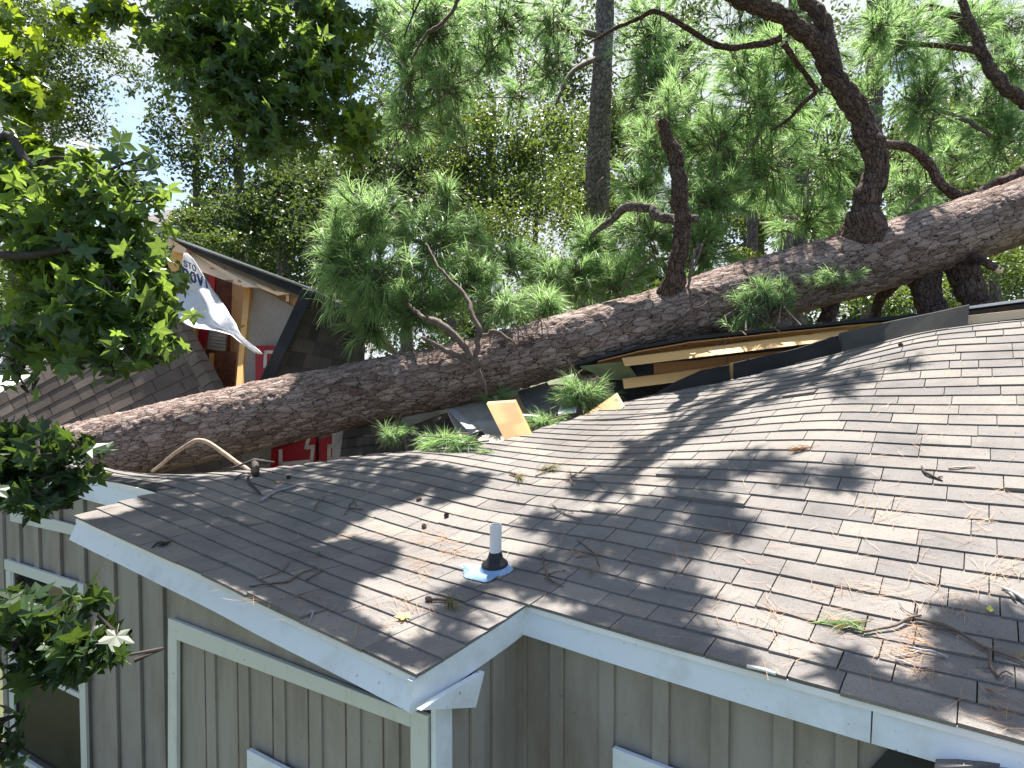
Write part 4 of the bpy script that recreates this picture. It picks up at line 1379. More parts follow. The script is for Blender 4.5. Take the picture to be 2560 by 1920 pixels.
zq('stud', [(932, 695), (1000, 705), (895, 1800), (838, 1800)], wd - .02, (0, .09, 0), M['lumber'], wing, 0.004, [wd - .02, wd - .02, wd - .95, wd - .95])
zq('wall_board', [(995, 705), (1090, 690), (1640, 960), (1640, 2700), (780, 2700)], wd + .03, (0, .012, 0), M['drywall'], wing)
zq('wall_edge', [(985, 715), (1000, 705), (880, 1800), (868, 1800)], wd + .0, (0, .03, 0), M['white'], wing)
# dim room behind the opening
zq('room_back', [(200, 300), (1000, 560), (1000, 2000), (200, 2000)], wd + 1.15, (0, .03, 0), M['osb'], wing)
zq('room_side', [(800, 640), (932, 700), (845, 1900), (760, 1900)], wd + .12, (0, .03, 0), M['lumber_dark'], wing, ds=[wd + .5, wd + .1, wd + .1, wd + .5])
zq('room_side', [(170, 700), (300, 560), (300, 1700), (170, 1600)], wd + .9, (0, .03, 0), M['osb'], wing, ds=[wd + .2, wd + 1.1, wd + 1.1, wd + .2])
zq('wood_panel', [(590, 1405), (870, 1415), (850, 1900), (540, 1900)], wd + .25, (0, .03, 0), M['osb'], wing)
zq('red_post', [(545, 540), (612, 570), (600, 760), (535, 680)], wd + .6, (0, .06, 0), M['red'], wing)
zq('red_post', [(455, 1120), (525, 1120), (450, 1560), (385, 1500)], wd + .3, (0, .07, 0), M['red'], wing)
zq('red_panel', [(230, 1080), (350, 1100), (350, 1300), (300, 1240)], wd + .35, (0, .02, 0), M['red'], wing)
zq('stud', [(345, 1120), (403, 1130), (403, 1450), (345, 1380)], wd + .28, (0, .07, 0), M['lumber'], wing)
zq('stud', [(545, 1430), (585, 1425), (565, 1900), (530, 1900)], wd + .2, (0, .05, 0), M['lumber'], wing)
zq('stud', [(450, 1450), (480, 1450), (465, 1650), (440, 1600)], wd + .22, (0, .05, 0), M['lumber'], wing)
mb = MB()
for k in range(6):
    y0 = 1165 + k * 37
    mb.prism([Z4(545 - k * 5, y0, wd + .34), Z4(735 - k * 3, y0 + 26, wd + .30), Z4(733 - k * 3, y0 + 56, wd + .30), Z4(542 - k * 5, y0 + 32, wd + .34)], (0, .05, 0))
mb.build('slatted_vent', M['ply'], wing)


def red_letter(pts, d, strokes, w):
    """Thick red letter block with a white inline, seen in part."""
    mb = MB()
    P = [at(x, y, q) for x, y, q in pts]
    mb.prism(P, (0.0, 0.14, 0))
    o = mb.build('letter', M['red'], wing, bevel=0.004)
    s = MB()
    for poly in strokes:
        for (x0, y0), (x1, y1) in zip(poly[:-1], poly[1:]):
            dx, dy = x1 - x0, y1 - y0
            L = math.hypot(dx, dy)
            ex, ey = dx / L * w / 2, dy / L * w / 2
            nx, ny = -dy / L * w / 2, dx / L * w / 2
            s.prism([at(x0 - ex - nx, y0 - ey - ny, d - .012), at(x1 + ex - nx, y1 + ey - ny, d - .012), at(x1 + ex + nx, y1 + ey + ny, d - .012), at(x0 - ex + nx, y0 - ey + ny, d - .012)], (0, .011, 0))
    s.build('inline', M['white'], o)


ld = wd - .13
red_letter([(638, 864, ld), (654, 864, ld), (720, 864, ld), (720, 960, ld), (650, 960, ld), (638, 950, ld)], ld, [[(700, 880), (664, 880), (662, 916), (700, 914)]], 8)
C7z = lambda x, y: (560 + .31646 * x, 960 + .31646 * y)
lo = wd - .25
A_ = C7z
red_letter([(*A_(372, 508), lo), (*A_(436, 515), lo), (*A_(725, 420), lo), (*A_(725, 700), lo), (*A_(430, 720), lo), (*A_(365, 700), lo)], lo,
           [[A_(446, 530), A_(446, 632), A_(690, 610), A_(703, 495), A_(650, 503), A_(665, 440)]], 8.5)
red_letter([(*A_(755, 440), lo), (*A_(960, 360), lo), (*A_(940, 640), lo), (*A_(745, 680), lo)], lo, [[A_(885, 380), A_(875, 490), A_(830, 490), A_(828, 600), A_(915, 585)]], 8.5)

mb = MB()
mb.prism([at(830, 1040, 8.3), at(1600, 930, 8.0), at(1600, 1140, 7.6), at(830, 1230, 7.9)], (0, .03, 0))
mb.build('inner_wall', M['ply'], wing)
mb = MB()
mb.prism([at(740, 1000, wd), at(930, 960, wd), at(930, 1230, wd), at(740, 1230, wd)], (0, .012, 0))
mb.build('wall_board', M['drywall'], wing)

# hip and main slab of the wing's fallen roof: shingles on a tilted quad
def shingled_quad(name, A, B, C, D, rows, cols, mat, parent, seed, th=0.012, base=True):
    """A-B is the upper edge, D-C the lower edge; butts face D-C."""
    r = np.random.default_rng(seed)
    A, B, C, D = map(np.asarray, (A, B, C, D))
    n = nrm(np.cross(B - A, D - A))
    if n @ (CAM - A) < 0: n = -n
    f = lambda u, v: (A * (1 - u) + B * u) * (1 - v) + (D * (1 - u) + C * u) * v
    mb = MB()
    for k in range(rows):
        v0, v1 = k / rows, (k + 1) / rows
        u = -r.uniform(0, 1 / cols)
        while u < 1:
            w = r.choice([0.6, 0.8, 1.0, 1.25]) / cols
            a, b = max(0, u) + .0015, min(1, u + w) - .0015
            u += w
            if b - a < .01: continue
            P = [f(a, v1) - n * .004, f(b, v1) - n * .004, f(b, v1) + n * th, f(a, v1) + n * th, f(b, v0 - .01) + n * .002, f(a, v0 - .01) + n * .002]
            mb.add(P, (), [(0, 1, 2, 3), (3, 2, 4, 5), ], float(np.clip(r.beta(2, 2), 0, 1)))
    o = mb.build(name, mat, parent)
    if base:
        m2 = MB()
        for i in range(8):
            for j in range(8):
                m2.prism([f(i / 8, j / 8) - n * .008, f(i / 8 + .125, j / 8) - n * .008, f(i / 8 + .125, j / 8 + .125) - n * .008, f(i / 8, j / 8 + .125) - n * .008], -n * 0.03)
        m2.build('roof_deck', M['deck'], parent)
    return f, n


sl = empty('fallen_roof_slab', at(300, 1100, 8.3), label='big brown shingled roof slab leaning behind the lower end of the trunk', cat='roof slab')
A = at(-80, 1030, 8.6); B = at(418, 756, 9.0); C = at(664, 1205, 8.0); D = at(120, 1420, 7.5)
f_, n_ = shingled_quad('shingles', A, B, C, D, 15, 9, M['shingle_brown'], sl, 21)
mb = MB()
rr = np.random.default_rng(9)
for k in range(17):
    v0, v1 = k / 17, (k + 1) / 17 + .012
    p, q = f_(1.0, v0), f_(1.0, v1)
    s = nrm(A - B)
    out = nrm(np.cross(q - p, n_))
    if out @ (B - A) < 0: out = -out
    a_ = p + s * .13 + n_ * .012; b_ = q + s * .13 + n_ * .024
    c_ = p + out * .015 + n_ * .03; d_ = q + out * .015 + n_ * .048
    e_ = p + out * .11 - n_ * .05; g_ = q + out * .11 - n_ * .03
    mb.add([a_, b_, d_, c_, g_, e_], (), [(0, 1, 2, 3), (3, 2, 4, 5)], rr.uniform(.5, 1))
    mb.add([b_, d_, g_, q - n_ * .01], (), [(0, 1, 2, 3)], .3)
mb.build('hip_cap', M['shingle_brown'], sl)

s2 = empty('steep_roof_slab', at(780, 900, 8.0), label='steep dark shingled slab in shade right of the red letter', cat='roof slab')
A2 = at(762, 722, 8.35); B2 = at(655, 952, 8.1); C2_ = at(905, 960, 8.5); D2_ = at(915, 800, 8.9)
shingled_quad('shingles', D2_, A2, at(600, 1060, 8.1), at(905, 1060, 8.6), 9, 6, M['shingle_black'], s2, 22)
mb = MB()
mb.prism([A2 - np.array([.02, .03, 0]), A2 + np.array([.13, -.03, -.04]), at(628, 1060, 8.05), at(598, 1060, 8.05)], np.array([0, .01, .01]))
mb.build('rake_edge', M['felt'], s2)
s3 = empty('low_roof_slab', at(900, 1130, 7.6), label='dark shingled slab under the trunk right of the red letters', cat='roof slab')
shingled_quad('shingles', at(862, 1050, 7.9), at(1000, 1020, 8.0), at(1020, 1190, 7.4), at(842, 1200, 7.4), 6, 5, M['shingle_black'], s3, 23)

s4 = empty('lower_roof', at(80, 920, 12.5), label='sunlit pale low roof beyond the brown slab at the left', cat='roof')
shingled_quad('shingles', at(60, 835, 14.0), at(330, 800, 14.0), at(330, 1010, 11.5), at(-80, 1010, 11.5), 10, 12, M['shingle'], s4, 24)
mb = MB()
mb.prism([at(-60, 945, 11.2), at(120, 940, 11.2), at(60, 990, 10.6), at(-60, 990, 10.6)], np.array([0, 0, .03]))
mb.build('metal_edge', M['white_metal'], s4)

# banner of torn house wrap
wrap = empty('house_wrap', Z4(400, 700, wd - .45), label='torn white house wrap with blue printed capitals hanging over the split opening', cat='house wrap')
rows_ = [(320, 262, 296), (390, 245, 372), (480, 228, 428), (560, 212, 478), (640, 200, 528), (700, 188, 565), (740, 190, 592), (800, 190, 640), (870, 188, 690), (940, 184, 740), (1000, 178, 770),
         (1060, 220, 812), (1110, 280, 845), (1150, 380, 858), (1180, 610, 872), (1230, 790, 900), (1290, 860, 960), (1350, 940, 1040), (1400, 1010, 1100), (1440, 1075, 1135)]
nu = 16
V, Q = [], []
rw = np.random.default_rng(4)
for i, (y, x0, x1) in enumerate(rows_):
    for j in range(nu):
        u = j / (nu - 1)
        x = x0 + (x1 - x0) * u
        fold = 0.05 * math.sin(u * 5 + i * .35) + 0.03 * math.sin((x * .012) + i * .8)
        d = wd - .42 - max(0, y - 700) * .0009 + fold + (0.10 if (y > 720 and u < .55) else 0) * math.sin(u * 4)
        V.append(Z4(x, y, d))
for i in range(len(rows_) - 1):
    for j in range(nu - 1):
        Q.append((i * nu + j, i * nu + j + 1, (i + 1) * nu + j + 1, (i + 1) * nu + j))
V = np.array(V)
me = np_mesh('sheet', V, None, Q, M['wrap'], None, True)
so = put('sheet', me, wrap)
md = so.modifiers.new('thick', 'SOLIDIFY')
md.thickness = 0.003


def wrap_pt(x, y):
    ys = [r[0] for r in rows_]
    i = int(np.clip(np.searchsorted(ys, y) - 1, 0, len(ys) - 2))
    t = (y - ys[i]) / (ys[i + 1] - ys[i])
    x0 = rows_[i][1] * (1 - t) + rows_[i + 1][1] * t
    x1 = rows_[i][2] * (1 - t) + rows_[i + 1][2] * t
    u = np.clip((x - x0) / (x1 - x0), 0, 1) * (nu - 1)
    j = int(min(nu - 2, u)); s = u - j
    W = V.reshape(-1, nu, 3)
    p = (W[i, j] * (1 - s) + W[i, j + 1] * s) * (1 - t) + (W[i + 1, j] * (1 - s) + W[i + 1, j + 1] * s) * t
    return p + np.array([0.0, -0.006, 0.0])


GL = {'S': [[(1, .85), (.8, 1), (.3, 1), (.05, .85), (.05, .65), (.25, .54), (.75, .46), (.95, .33), (.95, .15), (.7, 0), (.25, 0), (0, .15)]],
      'T': [[(0, 1), (1, 1)], [(.5, 1), (.5, 0)]],
      'O': [[(.3, 1), (.05, .75), (.05, .25), (.3, 0), (.7, 0), (.95, .25), (.95, .75), (.7, 1), (.3, 1)]],
      'P': [[(0, 0), (0, 1), (.7, 1), (.95, .85), (.95, .62), (.7, .48), (0, .48)]],
      'R': [[(0, 0), (0, 1), (.7, 1), (.95, .85), (.95, .62), (.7, .5), (0, .5)], [(.5, .5), (1, 0)]],
      'V': [[(0, 1), (.5, 0), (1, 1)]], 'I': [[(.3, 0), (.3, .8)]]}


def letters(txt, x, y, dx, dy, w, h, sw, lean):
    mb = MB()
    for k, ch in enumerate(txt):
        ox, oy = x + dx * k, y + dy * k
        for poly in GL[ch]:
            for (u0, v0), (u1, v1) in zip(poly[:-1], poly[1:]):
                a = (ox + u0 * w + lean * v0, oy + u0 * w * (dy / dx) - v0 * h)
                b = (ox + u1 * w + lean * v1, oy + u1 * w * (dy / dx) - v1 * h)
                L = math.hypot(b[0] - a[0], b[1] - a[1]) + 1e-6
                ex, ey = (b[0] - a[0]) / L * sw * .4, (b[1] - a[1]) / L * sw * .4
                nx, ny = -(b[1] - a[1]) / L * sw / 2, (b[0] - a[0]) / L * sw / 2
                P = [wrap_pt(a[0] - ex + nx, a[1] - ey + ny), wrap_pt(b[0] + ex + nx, b[1] + ey + ny), wrap_pt(b[0] + ex - nx, b[1] + ey - ny), wrap_pt(a[0] - ex - nx, a[1] - ey - ny)]
                mb.prism(P, (0, -.0015, 0))
    return mb


letters('STO', 272, 462, 47, 23, 35, 60, 11, -8).build('lettering', M['ink'], wrap)
letters('PROVI', 186, 560, 80, 34, 54, 100, 22, -10).build('lettering', M['ink'], wrap)

# small house far off at the left and its wire
fh = empty('neighbour_house', at(430, 620, 34), label='far grey-roofed house with pale lap siding seen between the trees', cat='house')
c0 = at(430, 556, 34)
mb = MB()
w_, dp = 3.2, 5
x0, y0, z1 = c0[0] - 2.2, c0[1], c0[2] - .2
for k in range(16):
    za, zb = z1 - (k + 1) * .2, z1 - k * .2
    mb.prism([(x0, y0 - .03, za), (x0 + w_, y0 - .03, za), (x0 + w_, y0, zb), (x0, y0, zb)], (0, .06, 0))
mb.box((x0 + w_ / 2, y0 + dp / 2 + .1, z1 / 2), (w_ / 2, 0, 0), (0, dp / 2, 0), (0, 0, z1 / 2))
mb.build('wall', M['house_pale'], fh)
R0, R1, R2_, R3 = np.array([x0 - .4, y0 - .4, z1]), np.array([x0 + w_ + .5, y0 - .4, z1]), np.array([x0 + w_ - .2, y0 + 2.6, z1 + 1.5]), np.array([x0 + .8, y0 + 2.6, z1 + 1.5])
shingled_quad('roof', R3, R2_, R1, R0, 10, 14, M['shingle'], fh, 31)
mb = MB()
S = spline(np.array([list(at(60, 330, 22)) + [.012], list(at(230, 372, 24)) + [.012], list(at(420, 418, 26)) + [.012], list(at(700, 470, 29)) + [.012]]), .5)
mb.tube(S[:, :3], S[:, 3], 5)
tagw = mb.build('power_line', M['felt'], None, label='thin dark overhead wire crossing the bright sky gap', cat='wire')

# ---------------------------------------------------------------- leaves
def star_template():
    V, T = [(0, 0, 0.0)], []
    for a, L in ((-128, .72), (-64, .95), (0, 1.0), (64, .95), (128, .72)):
        a0, a1, am = R(a - 31), R(a + 31), R(a)
        o = len(V)
        V.append((math.sin(a0) * .53 * L, math.cos(a0) * .53 * L, .03))
        V.append((math.sin(am) * L, math.cos(am) * L, -.10))
        V.append((math.sin(a1) * .53 * L, math.cos(a1) * .53 * L, .03))
        T += [(0, o + 1, o), (0, o + 2, o + 1)]
    V += [(0.02, -.75, -.05), (-0.02, -.75, -.05)]
    T.append((0, len(V) - 1, len(V) - 2))
    return np.array(V, float), np.array(T)


STAR = star_template()
OVAL = (np.array([(0, -.5, 0), (.32, .0, .09), (0, .6, -.05), (-.32, .0, .09)], float), np.array([(0, 1, 2), (0, 2, 3)]))


def leaf_cloud(P, Nn, size, tmpl, seed, tone_c=None):
    """One leaf per point: normals Nn, random spin, size per leaf."""
    r = np.random.default_rng(seed)
    V0, T0 = tmpl
    m, k = len(P), len(V0)
    Nn = Nn / (np.linalg.norm(Nn, axis=1)[:, None] + 1e-9)
    U = np.cross(Nn, r.normal(0, 1, (m, 3)))
    U /= np.linalg.norm(U, axis=1)[:, None] + 1e-9
    W = np.cross(Nn, U)
    s = np.broadcast_to(size, (m,)) * r.uniform(0.65, 1.2, m)
    curl = r.uniform(-0.5, 2.5, m)
    V = P[:, None] + s[:, None, None] * (V0[None, :, 0, None] * U[:, None] + V0[None, :, 1, None] * W[:, None] + (curl[:, None] * V0[None, :, 2])[..., None] * Nn[:, None])
    T = (np.arange(m)[:, None, None] * k + T0[None]).reshape(-1, 3)
    t = np.clip(r.beta(2, 2, m) if tone_c is None else tone_c + r.normal(0, .15, m), 0, 1)
    return V.reshape(-1, 3), T, np.repeat(t, k)


LK = 2.2


def leaf_mass(blobs, name, parent, mat, size, tmpl, seed, up=0.5, twigs=0, pexp=0.7, clump=0.0):
    nd, tw = Needles(), MB()
    for i, (cx, cy, rx, ry, d, dr, n) in enumerate(blobs):
        r = np.random.default_rng(seed * 13 + i)
        n = int(n * LK)
        P, c, v = blob(cx, cy, rx, ry, d, dr, n, seed * 100 + i, pexp)
        if clump:                       # gather leaves on sprays
            ns = max(3, n // 14)
            ctr, _, _ = blob(cx, cy, rx, ry, d, dr, ns, seed * 991 + i, pexp)
            P = ctr[r.integers(0, ns, n)] + r.normal(0, clump, (n, 3)) * np.array([1, 1, .7])
        Nn = r.normal(0, 0.75, P.shape) + np.array([0, -.15, up])
        nd.add(*leaf_cloud(P, Nn, size, tmpl, seed * 7 + i))
        for q in range(twigs):
            a = P[r.integers(0, n)]
            b = c + (a - c) * 0.25 + r.normal(0, .05, 3)
            tw.tube([b, (a + b) / 2 + r.normal(0, .04, 3), a], [.010, .007, .004], 5, cap=False)
    nd.build(name, mat, parent, tw, M['dark_twig'])


# near sweetgum on the left, trunk just outside the frame
gum = empty('sweetgum_tree', (-4.6, 3.2, 0), label='near sweetgum with glossy star-shaped leaves reaching in front of the house from the left edge', cat='tree')
bark_tube('trunk', np.array([(-4.6, 3.2, -.1, .17), (-4.55, 3.25, 3, .15), (-4.5, 3.3, 6, .12), (-4.5, 3.3, 9, .07)]), M['bark_grey'], gum, .03, None, (.05, .07), .006, 41)
mb = MB()
for lst in ([(-150, 560, 4.0, .04), (0, 345, 3.9, .026), (60, 395, 3.85, .024), (102, 432, 3.8, .020), (135, 460, 3.75, .014), (163, 485, 3.7, .008)],
            [(100, 430, 3.8, .016), (118, 400, 3.78, .012), (150, 394, 3.76, .01), (190, 402, 3.75, .007)],
            [(-100, 620, 3.6, .03), (60, 640, 3.5, .022), (200, 620, 3.5, .016), (330, 640, 3.5, .008)],
            [(200, 620, 3.5, .014), (300, 740, 3.4, .010), (370, 830, 3.4, .005)],
            [(-60, 1160, 3.0, .02), (40, 1180, 2.9, .014), (140, 1200, 2.9, .006)],
            [(-60, 1520, 2.3, .016), (60, 1560, 2.25, .009), (140, 1580, 2.25, .005), (225, 1596, 2.25, .003)],
            [(-150, 200, 4.4, .03), (0, 180, 4.3, .02), (60, 120, 4.3, .012)],
            [(-80, 1820, 2.2, .014), (0, 1850, 2.2, .008)]):
    S = spline(ppath(lst), .05)
    mb = MB()
    mb.tube(S[:, :3], S[:, 3], 7)
    mb.build('limb', M['dark_twig'], gum, smooth=True)
leaf_mass([(150, 460, 110, 70, 3.7, .3, 62), (90, 560, 90, 70, 3.7, .3, 56), (210, 540, 80, 60, 3.6, .3, 56), (285, 560, 55, 70, 3.5, .25, 50), (120, 660, 80, 60, 3.6, .3, 52), (230, 650, 70, 60, 3.5, .25, 50), (295, 660, 45, 60, 3.45, .2, 34), (325, 740, 24, 56, 3.4, .12, 18),
           (285, 740, 36, 60, 3.4, .15, 26), (225, 385, 70, 36, 3.7, .2, 32), (270, 440, 50, 50, 3.6, .2, 34), (50, 720, 50, 50, 3.6, .2, 26), (170, 740, 40, 40, 3.5, .12, 14), (195, 782, 46, 22, 3.4, .1, 15), (40, 790, 40, 22, 3.5, .1, 10), (30, 470, 50, 80, 3.8, .25, 44), (120, 610, 170, 150, 3.9, .2, 40)],
          'leaves', gum, M['gum_mid'], 0.082, STAR, 51, .5, 6, .8, .09)
leaf_mass([(30, 170, 55, 130, 4.3, .3, 110), (70, 250, 40, 70, 4.3, .25, 50), (60, 330, 70, 60, 4.1, .3, 80), (20, 60, 50, 50, 4.4, .3, 34), (15, 400, 50, 80, 4.0, .3, 60), (150, 20, 110, 24, 4.6, .3, 40), (250, 30, 60, 30, 4.6, .3, 26)],
          'leaves', gum, M['gum'], 0.078, STAR, 52, .5, 3, .6, .06)
leaf_mass([(60, 420, 80, 70, 4.0, .2, 60), (120, 480, 90, 60, 4.0, .2, 44), (60, 620, 70, 70, 3.9, .2, 40), (200, 590, 90, 70, 3.85, .2, 40)], 'leaves', gum, M['gum'], 0.080, STAR, 57, .5, 3, .8, .09)
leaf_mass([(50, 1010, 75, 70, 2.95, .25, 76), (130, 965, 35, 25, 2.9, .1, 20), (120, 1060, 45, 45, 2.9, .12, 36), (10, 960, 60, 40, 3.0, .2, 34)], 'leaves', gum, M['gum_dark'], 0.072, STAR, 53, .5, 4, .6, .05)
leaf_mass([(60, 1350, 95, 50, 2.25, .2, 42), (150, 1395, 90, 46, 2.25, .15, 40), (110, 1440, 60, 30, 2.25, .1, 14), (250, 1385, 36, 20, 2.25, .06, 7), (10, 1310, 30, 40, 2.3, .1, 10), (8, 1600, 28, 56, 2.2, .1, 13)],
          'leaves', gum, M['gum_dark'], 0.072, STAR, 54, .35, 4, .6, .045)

# overhead sweetgum whose crown hangs into the top of the view
gum2 = empty('sweetgum_tree', (-6.2, 6.4, 0), label='taller sweetgum whose dark star-leaved crown hangs from the top edge left of the pines', cat='tree')
bark_tube('trunk', np.array([(-6.2, 6.4, -.1, .22), (-6.1, 6.4, 4, .19), (-5.9, 6.4, 8, .16), (-5.6, 6.4, 11, .1)]), M['bark_grey'], gum2, .03, None, (.05, .07), .01, 42)
mb = MB()
for lst in ([(-5.9, 6.4, 7.4, .1), (-4.2, 5.8, 8.3, .075), (-2.6, 5.4, 8.0, .05), (-1.8, 5.1, 7.2, .03), (-1.6, 5.0, 6.4, .012)], [(-4.2, 5.8, 8.3, .06), (-3.0, 6.4, 9.0, .05), (-1.0, 7.0, 9.2, .035), (0.3, 7.2, 9.0, .012)],
            [(-2.6, 5.4, 8.0, .04), (-1.4, 5.6, 8.3, .03), (-.6, 5.6, 7.6, .015), (-.9, 5.5, 6.6, .006)], [(-2.2, 5.3, 7.7, .03), (-2.5, 5.0, 6.8, .016), (-2.4, 5.0, 6.2, .006)]):
    S = spline(np.array(lst), .1)
    mb = MB()
    mb.tube(S[:, :3], S[:, 3], 8)
    mb.build('limb', M['dark_twig'], gum2, smooth=True)
leaf_mass([(725, 130, 60, 120, 4.7, .3, 95), (745, 270, 44, 80, 4.7, .25, 62), (770, 340, 18, 34, 4.7, .12, 10), (480, 20, 60, 40, 4.6, .3, 24), (430, 100, 50, 60, 4.6, .3, 18)], 'leaves', gum2, M['gum'], 0.078, STAR, 58, .5, 3, .7, .08)
leaf_mass([(540, 100, 190, 110, 4.7, .5, 280), (480, 190, 130, 90, 4.6, .4, 130), (650, 190, 120, 110, 4.7, .4, 170), (590, 280, 90, 70, 4.6, .3, 90), (430, 60, 110, 60, 4.7, .4, 140),
           (400, 130, 60, 60, 4.6, .3, 44), (700, 40, 90, 60, 4.9, .4, 110), (500, -60, 260, 90, 5.0, .6, 420), (540, 250, 40, 40, 4.5, .2, 20)],
          'leaves', gum2, M['gum_mid'], 0.078, STAR, 55, .5, 6, .6, .08)


# shade: crowns above the frame that throw the dappled light onto the roof ------
def inside(poly, x, y):
    c = False
    n = len(poly)
    for i in range(n):
        x0, y0 = poly[i]
        x1, y1 = poly[(i + 1) % n]
        if (y0 > y) != (y1 > y) and x < (x1 - x0) * (y - y0) / (y1 - y0) + x0: c = not c
    return c


def sample_poly(poly, n, seed):
    r = np.random.default_rng(seed)
    xs, ys = [p[0] for p in poly], [p[1] for p in poly]
    out = []
    while len(out) < n:
        x, y = r.uniform(min(xs), max(xs)), r.uniform(min(ys), max(ys))
        if inside(poly, x, y): out.append((x, y))
    return out


def above(pts, z0, z1, seed):
    """Crown points standing over the given roof points along the sun's direction."""
    r = np.random.default_rng(seed)
    P = []
    for x, y in pts:
        q = roof_pt(*D2P(x, y))
        k = SUN[1] / SUN[2]
        zf = (CAMZ + .575 * (q[1] - k * q[2])) / (1 - .575 * k) + .25     # lowest height that stays above the frame
        z = zf + r.uniform(0, z1 - z0)
        P.append(q + SUN * ((z - q[2]) / SUN[2]))
    return np.array(P)


nd = Needles()
LEAFSH = [([(150, 1030), (520, 1030), (700, 1000), (900, 985), (960, 1020), (900, 1080), (800, 1100), (640, 1060), (480, 1075), (330, 1095)], 300),
          ([(330, 1090), (640, 1060), (800, 1100), (770, 1130), (720, 1160), (640, 1200), (560, 1230), (420, 1230), (190, 1135)], 330),
          ([(420, 1210), (640, 1190), (770, 1170), (860, 1190), (850, 1230), (760, 1260), (740, 1320), (800, 1370), (900, 1440), (640, 1340)], 300),
          ([(960, 1010), (1060, 1030), (1020, 1070), (930, 1090)], 30)]
for i, (poly, n) in enumerate(LEAFSH):
    n = int(n * 4.4)
    P = above(sample_poly(poly, n, 200 + i), 8.2, 9.6, 300 + i)
    r = np.random.default_rng(i)
    nd.add(*leaf_cloud(P, r.normal(0, .5, P.shape) + np.array([0, .2, .8]), 0.082, STAR, 400 + i))
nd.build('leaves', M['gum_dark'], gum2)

SH = [([(1560, 800), (1800, 770), (1640, 850), (1480, 960), (1380, 1010), (1300, 1060), (1180, 1090), (1240, 1050), (1420, 930)], 50),
      ([(1600, 830), (1900, 790), (2100, 775), (2080, 800), (1850, 830), (1700, 890)], 20),
      ([(1420, 1010), (1640, 990), (1900, 1030), (1900, 1075), (1700, 1080), (1560, 1110), (1420, 1090)], 24),
      ([(1130, 1130), (1300, 1110), (1520, 1100), (1590, 1120), (1560, 1190), (1440, 1230), (1300, 1270), (1160, 1300), (1090, 1240), (1160, 1190)], 74),
      ([(1140, 1310), (1300, 1240), (1440, 1250), (1560, 1330), (1500, 1380), (1620, 1440), (1560, 1450), (1330, 1370)], 48),
      ([(960, 1260), (1110, 1240), (1120, 1300), (980, 1400), (900, 1440), (860, 1340)], 20),
      ([(1780, 1440), (1960, 1450), (1900, 1490), (2050, 1560), (2150, 1600), (2000, 1560), (1740, 1470)], 17),
      ([(2090, 1350), (2212, 1330), (2212, 1480), (2080, 1430)], 18),
      ([(1950, 1490), (2212, 1490), (2212, 1620), (2060, 1570)], 14),
      ([(1500, 1090), (1590, 1060), (1640, 1140), (1560, 1180)], 10)]
nd, tw = Needles(), MB()
for i, (poly, n) in enumerate(SH):
    n = int(n * 2.1)
    r = np.random.default_rng(700 + i)
    core = sample_poly(poly, max(4, n // 6), 500 + i)
    pts = [core[r.integers(0, len(core))] for _ in range(n)]
    P = above([(x + r.normal(0, 12), y + r.normal(0, 8)) for x, y in pts], 7.6, 8.5, 600 + i)
    A_ = r.normal(0, 1, P.shape)
    A_ /= np.linalg.norm(A_, axis=1)[:, None]
    nd.add(*tufts(P, A_, 0.21 * r.uniform(.8, 1.1, len(P)), 46, 0.0085, .8, .4, 800 + i))
    c = P.mean(0) + np.array([0, .3, .3])
    for p in P[::2]:
        tw.tube([p, (p + c) / 2 + r.normal(0, .06, 3), c], [.006, .01, .016], 5, cap=False)
nd.build('needles', M['needle'], pine, tw, M['twig'])

# ---------------------------------------------------------------- standing trees behind
def stand(label, base_px, top_px, d, r0, r1, mat='bark_grey', name='pine_tree', plate=(.05, .08), group='trees standing behind the house', cat='tree', ztop=14):
    xb, yb = base_px
    xt, yt = top_px
    p1, p2 = at(xb, yb, d), at(xt, yt, d)
    dv = (p2 - p1) / (p2[2] - p1[2])
    g = p1 + dv * (-.1 - p1[2])
    e = p1 + dv * (max(ztop, p2[2] + .2) - p1[2])
    root = empty(name, (g[0], g[1], 0), label=label, cat=cat, group=group)
    pth = np.array([[*g, r0 * 1.25], [*p1, r0], [*((p1 + p2) / 2), (r0 + r1) / 2 * 1.01], [*p2, r1], [*e, r1 * .6]])
    bark_tube('trunk', pth, M[mat], root, .035 if d > 10 else .02, None, plate, .018, int(xb))
    return root


t1 = stand('standing grey-barked pine rising behind the middle of the fallen trunk', (1488, 560), (1512, 40), 11.5, .225, .155, plate=(.07, .10))
pine_mass([(930, 60, 110, 100, 9.6, .9, 64), (960, 190, 80, 90, 9.6, .8, 40), (1090, 40, 90, 70, 9.6, .8, 36), (1060, 120, 50, 50, 9.4, .5, 10), (880, 180, 50, 110, 9.8, .6, 22), (1190, 40, 70, 60, 10, .8, 20),
           (1410, 60, 90, 70, 10.4, .8, 32), (1390, 200, 60, 110, 10.6, .6, 20), (1440, 170, 80, 100, 10.4, .8, 34), (1190, 130, 40, 70, 10, .5, 9), (830, 60, 50, 90, 9.8, .6, 18), (980, 290, 50, 50, 9.6, .5, 10), (1420, 330, 60, 80, 10.5, .6, 16), (1000, 120, 120, 110, 10.5, .8, 40), (880, 260, 70, 70, 10, .6, 22), (1120, 200, 60, 60, 10.4, .5, 12), (1395, 130, 80, 90, 10.6, .6, 26), (1390, 430, 50, 70, 10.4, .5, 14), (1345, 580, 60, 50, 9.5, .5, 14)],
          'needles', t1, M['needle'], 0.27, 46, 0.0075, 0.7, 61, True, .009)
LST = [[(1500, 90, 11.3, .06), (1380, 60, 10.5, .05), (1240, 30, 10, .04), (1120, 60, 9.7, .03), (1040, 160, 9.6, .018), (1010, 290, 9.6, .01)], [(1505, 140, 11.4, .05), (1430, 180, 10.8, .04), (1390, 260, 10.6, .024)]]
mb = MB()
